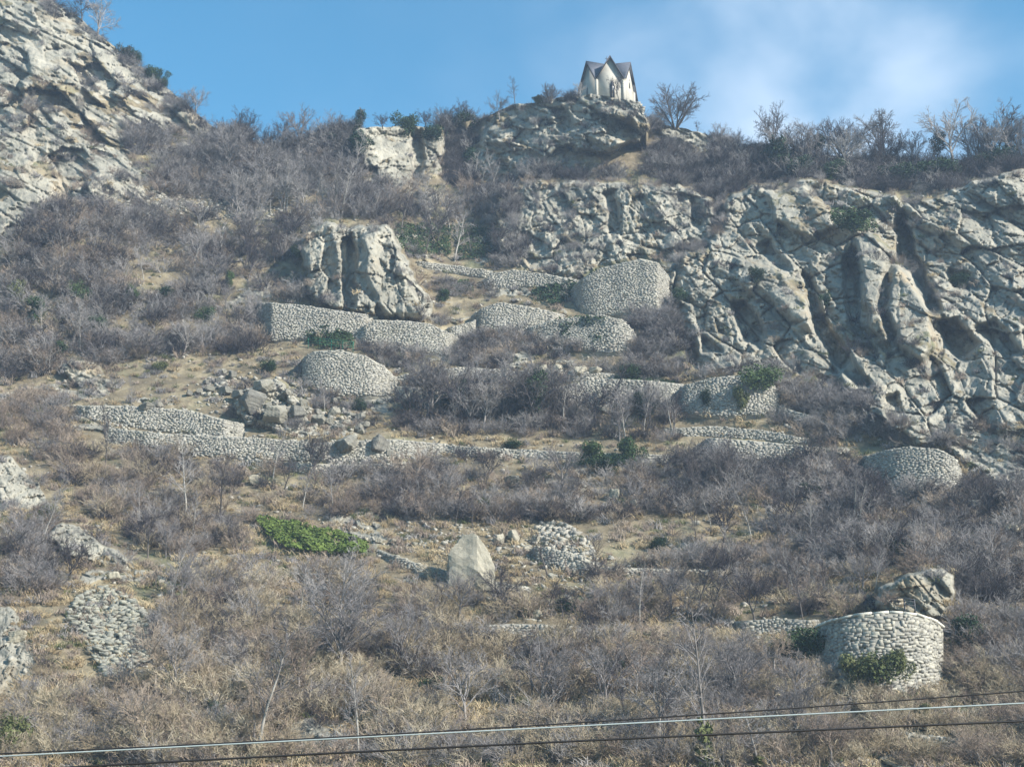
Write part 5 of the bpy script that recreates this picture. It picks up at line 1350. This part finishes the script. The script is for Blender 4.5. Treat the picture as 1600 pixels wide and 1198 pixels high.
for i in order[:290]:
    k = SP[i][3]; o = link("bare_shrub", SHRUBS[random.choice(KIND[k])][0])
    f = sz[i] / 2.2; o.location = PS[i]; o.rotation_euler = (random.gauss(0, .12), random.gauss(0, .12), random.uniform(0, 6.3))
    o.scale = (f * random.uniform(.9, 1.25), f * random.uniform(.9, 1.25), f * random.uniform(.75, 1.1))
    tag(o, ("large " if sz[i] > 2.6 else "middling " if sz[i] > 2.0 else "small ") + COLW[k] + " leafless bush " + (("in the thicket nearest " + mark(sx[i], sy[i])) if sy[i] > 930 else ZPLACE[SP[i][4]]), "bush", "leafless bushes " + (("nearest " + mark(sx[i], sy[i])) if sy[i] > 930 else ZPLACE[SP[i][4]]))
def scatter_object(name, label, P, rot, scl, idx, meshes, kind="stuff"):
    """one object whose bushes are instanced on points"""
    lib = bpy.data.collections.new(name + "_shapes")
    for i, m in enumerate(meshes):
        so = bpy.data.objects.new("shape_%02d" % i, m); lib.objects.link(so)
    me = bpy.data.meshes.new(name); me.vertices.add(len(P)); me.vertices.foreach_set("co", np.asarray(P, np.float32).ravel())
    for nm, typ, dat in (("rot", 'FLOAT_VECTOR', rot), ("scl", 'FLOAT_VECTOR', scl), ("idx", 'INT', idx)):
        a = me.attributes.new(nm, typ, 'POINT'); a.data.foreach_set("vector" if typ == 'FLOAT_VECTOR' else "value", np.asarray(dat, np.float32 if typ != 'INT' else np.int32).ravel())
    o = link(name, me)
    ng = bpy.data.node_groups.new(name + "_scatter", 'GeometryNodeTree')
    ng.interface.new_socket("Geometry", in_out='INPUT', socket_type='NodeSocketGeometry'); ng.interface.new_socket("Geometry", in_out='OUTPUT', socket_type='NodeSocketGeometry')
    N, L = ng.nodes, ng.links
    gi, go = N.new("NodeGroupInput"), N.new("NodeGroupOutput")
    ci = N.new("GeometryNodeCollectionInfo"); ci.inputs["Collection"].default_value = lib; ci.inputs["Separate Children"].default_value = True; ci.inputs["Reset Children"].default_value = True
    ip = N.new("GeometryNodeInstanceOnPoints"); ip.inputs["Pick Instance"].default_value = True
    for nm, typ, sock in (("rot", 'FLOAT_VECTOR', "Rotation"), ("scl", 'FLOAT_VECTOR', "Scale"), ("idx", 'INT', "Instance Index")):
        na = N.new("GeometryNodeInputNamedAttribute"); na.data_type = typ; na.inputs["Name"].default_value = nm
        L.new(na.outputs[0], ip.inputs[sock])
    L.new(gi.outputs[0], ip.inputs["Points"]); L.new(ci.outputs[0], ip.inputs["Instance"]); L.new(ip.outputs[0], go.inputs[0])
    md = o.modifiers.new("scatter", 'NODES'); md.node_group = ng
    return tag(o, label, kind=kind)
rest = order[290:]
nr_ = len(rest)
f = sz[rest] / 2.2
scatter_object("scrub", "leafless scrub covering the hillside", PS[rest], np.stack([RNG.normal(0, .12, nr_), RNG.normal(0, .12, nr_), RNG.uniform(0, 6.3, nr_)], -1),
               np.stack([f * RNG.uniform(.9, 1.25, nr_), f * RNG.uniform(.9, 1.25, nr_), f * RNG.uniform(.75, 1.1, nr_)], -1),
               [random.choice(KIND[SP[i][3]]) for i in rest], [s[0] for s in SHRUBS])
# low undergrowth and dry grass
def tuft_mesh(seed, mat, n, h, spread):
    rs = np.random.default_rng(seed); tw = []
    for k in range(n):
        a = rs.uniform(0, 6.3); r = rs.uniform(0, spread); b = np.array([math.cos(a) * r, math.sin(a) * r, -0.08])
        d = np.array([rs.normal(0, .45), rs.normal(0, .45), 1.0]); d /= np.linalg.norm(d); L_ = h * rs.uniform(.5, 1.1)
        mid = b + d * L_ * .55; e = mid + (d + np.array([rs.normal(0, .5), rs.normal(0, .5), -.25])) * L_ * .45
        tw += [(b, mid, .014, .012), (mid, e, .012, .002)]
    v, f = slivers(tw, 1.6)
    return mesh_from("tuft", [(v, f, 0)], [mat], False)
TUFT = [tuft_mesh(700 + i, MAT["dry_grass"], 46, 0.55, 0.55) for i in range(4)] + [tuft_mesh(720 + i, MAT["twig_brown"], 46, 0.75, 0.6) for i in range(3)] + [tuft_mesh(730 + i, MAT["leaf_olive"], 40, 0.45, 0.6) for i in range(2)] + [tuft_mesh(740 + i, MAT["twig_grey"], 46, 0.8, 0.6) for i in range(3)]
nt = 26000
px = RNG.uniform(-200, 1800, nt); py = 1240 - (1240 - 180) * RNG.random(nt) ** 1.0
ok = (py > skyline(px) + 2) & (RNG.random(nt) > near_wall(px, py) * 1.15)
rg = reg_at(px, py); ok &= (rg == 0) | (RNG.random(nt) < 0.10)
ok &= RNG.random(nt) < np.clip(0.75 + 1.1 * fbm(px / 40, py / 25, 177, 3), 0.1, 1)
px, py = px[ok], py[ok]; PT = surf(px, py); n_ = len(px)
tk = np.where(py > 640, RNG.choice([0, 1, 2, 3, 0, 1, 2, 4, 5, 6, 9, 7, 8], n_), RNG.choice([0, 1, 4, 5, 6, 7, 8, 9, 10, 11, 9, 7], n_))
sc_ = RNG.uniform(0.6, 1.5, n_)
scatter_object("undergrowth", "dry grass and low brown undergrowth", PT, np.stack([RNG.normal(0, .15, n_), RNG.normal(0, .15, n_), RNG.uniform(0, 6.3, n_)], -1), np.stack([sc_, sc_, sc_ * RNG.uniform(.7, 1.2, n_)], -1), tk, TUFT)

# ------------------------------------------------------------------ railings, netting fence, cables
def railing(name, pts, label, mat, post_h, rails, step):
    P = [Vector(surf(x, y)) + Vector((0, -0.3, 0.0)) for (x, y) in pts]
    root = empty(name, tuple(P[0])); tag(root, label, "fence"); o = P[0]
    for p in P:
        mb = MB(); mb.box((0, 0, post_h / 2 - 0.25), 0.09, 0.09, post_h + 0.5); q = mb.build("post", mat, root); q.location = p - o
    for r in rails:
        mb = MB(); mb.tube([p - o + Vector((0, -0.05, post_h * r)) for p in P], 0.03, 5); mb.build("rail", mat, root)
railing("netting_fence", [(482, 542), (500, 543), (518, 545), (536, 547), (552, 549)], "green netting fence at the edge of the dark green ivy bed", MAT["net"], 1.1, (0.35, 0.65, 0.95), 1)
railing("railing", [(486, 476), (506, 479), (524, 482), (542, 485), (560, 488)], "thin dark railing on the terrace at the foot of the split rock tower", MAT["iron"], 1.0, (0.5, 0.95), 1)
railing("railing", [(1352, 955), (1372, 953), (1392, 952), (1412, 952), (1428, 954)], "dark railing on the crest of the great round bastion", MAT["iron"], 0.8, (0.4, 0.75, 0.98), 1)

DCB = 12.0
POLE_X = 24.0
def cable(pts, rad, mat, label, dd=0.0):
    (xa, ya), (xm, ym), (xb, yb) = pts
    A, M, B = [Vector(unproj(x, y, DCB + dd)) for (x, y) in pts]
    # parabola through the three points, carried on to the poles outside the view
    co = np.polyfit([A.x, M.x, B.x], [A.z, M.z, B.z], 2)
    X = np.linspace(-POLE_X, POLE_X, 61)
    mb = MB(); org = Vector((0, DCB + dd, float(np.polyval(co, 0))))
    mb.tube([Vector((x, 0, float(np.polyval(co, x)) - org.z)) for x in X], rad, 8)
    o = mb.build("overhead_cable", mat, None, True); o.location = org
    tag(o, label, "cable"); return [float(np.polyval(co, s * POLE_X)) for s in (-1, 1)]
zs_ = [cable([(0, 1181), (800, 1139), (1600, 1098)], 0.0062, MAT["cable_pale"], "pale metal overhead cable, brightest of the three", 0.0),
       cable([(0, 1177), (800, 1135), (1600, 1079)], 0.006, MAT["cable_dark"], "thin dark overhead cable running just above the pale one", 0.12),
       cable([(110, 1198), (800, 1162), (1600, 1126)], 0.0088, MAT["cable_dark"], "thick black overhead cable, lowest of the three", -0.1)]
for s, si in ((-1, 0), (1, 1)):
    top = max(z[si] for z in zs_) + 0.4
    root = empty("utility_pole", (s * POLE_X, DCB, 0)); tag(root, ("wooden pole carrying the low end of the cables" if s < 0 else "wooden pole carrying the high end of the cables"), "pole")
    mb = MB(); mb.tube([(0, 0, -0.6), (0, 0, top * .5), (0, 0, top)], [0.16, 0.14, 0.12], 10); mb.build("pole", MAT["wood_post"], root)
    for z in zs_:
        mb = MB(); mb.box((0, 0, z[si]), 0.10, 0.5, 0.08); mb.build("bracket", MAT["iron"], root)

# ------------------------------------------------------------------ air between the viewer and the ridge
def haze_box():
    mb = MB(); mb.box((0, 130, 63), 620, 760, 134)
    m = bpy.data.materials.new("haze_air"); m.use_nodes = True
    n, l = m.node_tree.nodes, m.node_tree.links; n.clear()
    o = n.new("ShaderNodeOutputMaterial"); v = n.new("ShaderNodeVolumePrincipled")
    v.inputs["Color"].default_value = (0.58, 0.77, 1.0, 1); v.inputs["Density"].default_value = 0.0005; v.inputs["Anisotropy"].default_value = 0.1
    l.new(v.outputs[0], o.inputs["Volume"])
    b = mb.build("haze", m); tag(b, "thin blue air over the valley", kind="stuff")
haze_box()
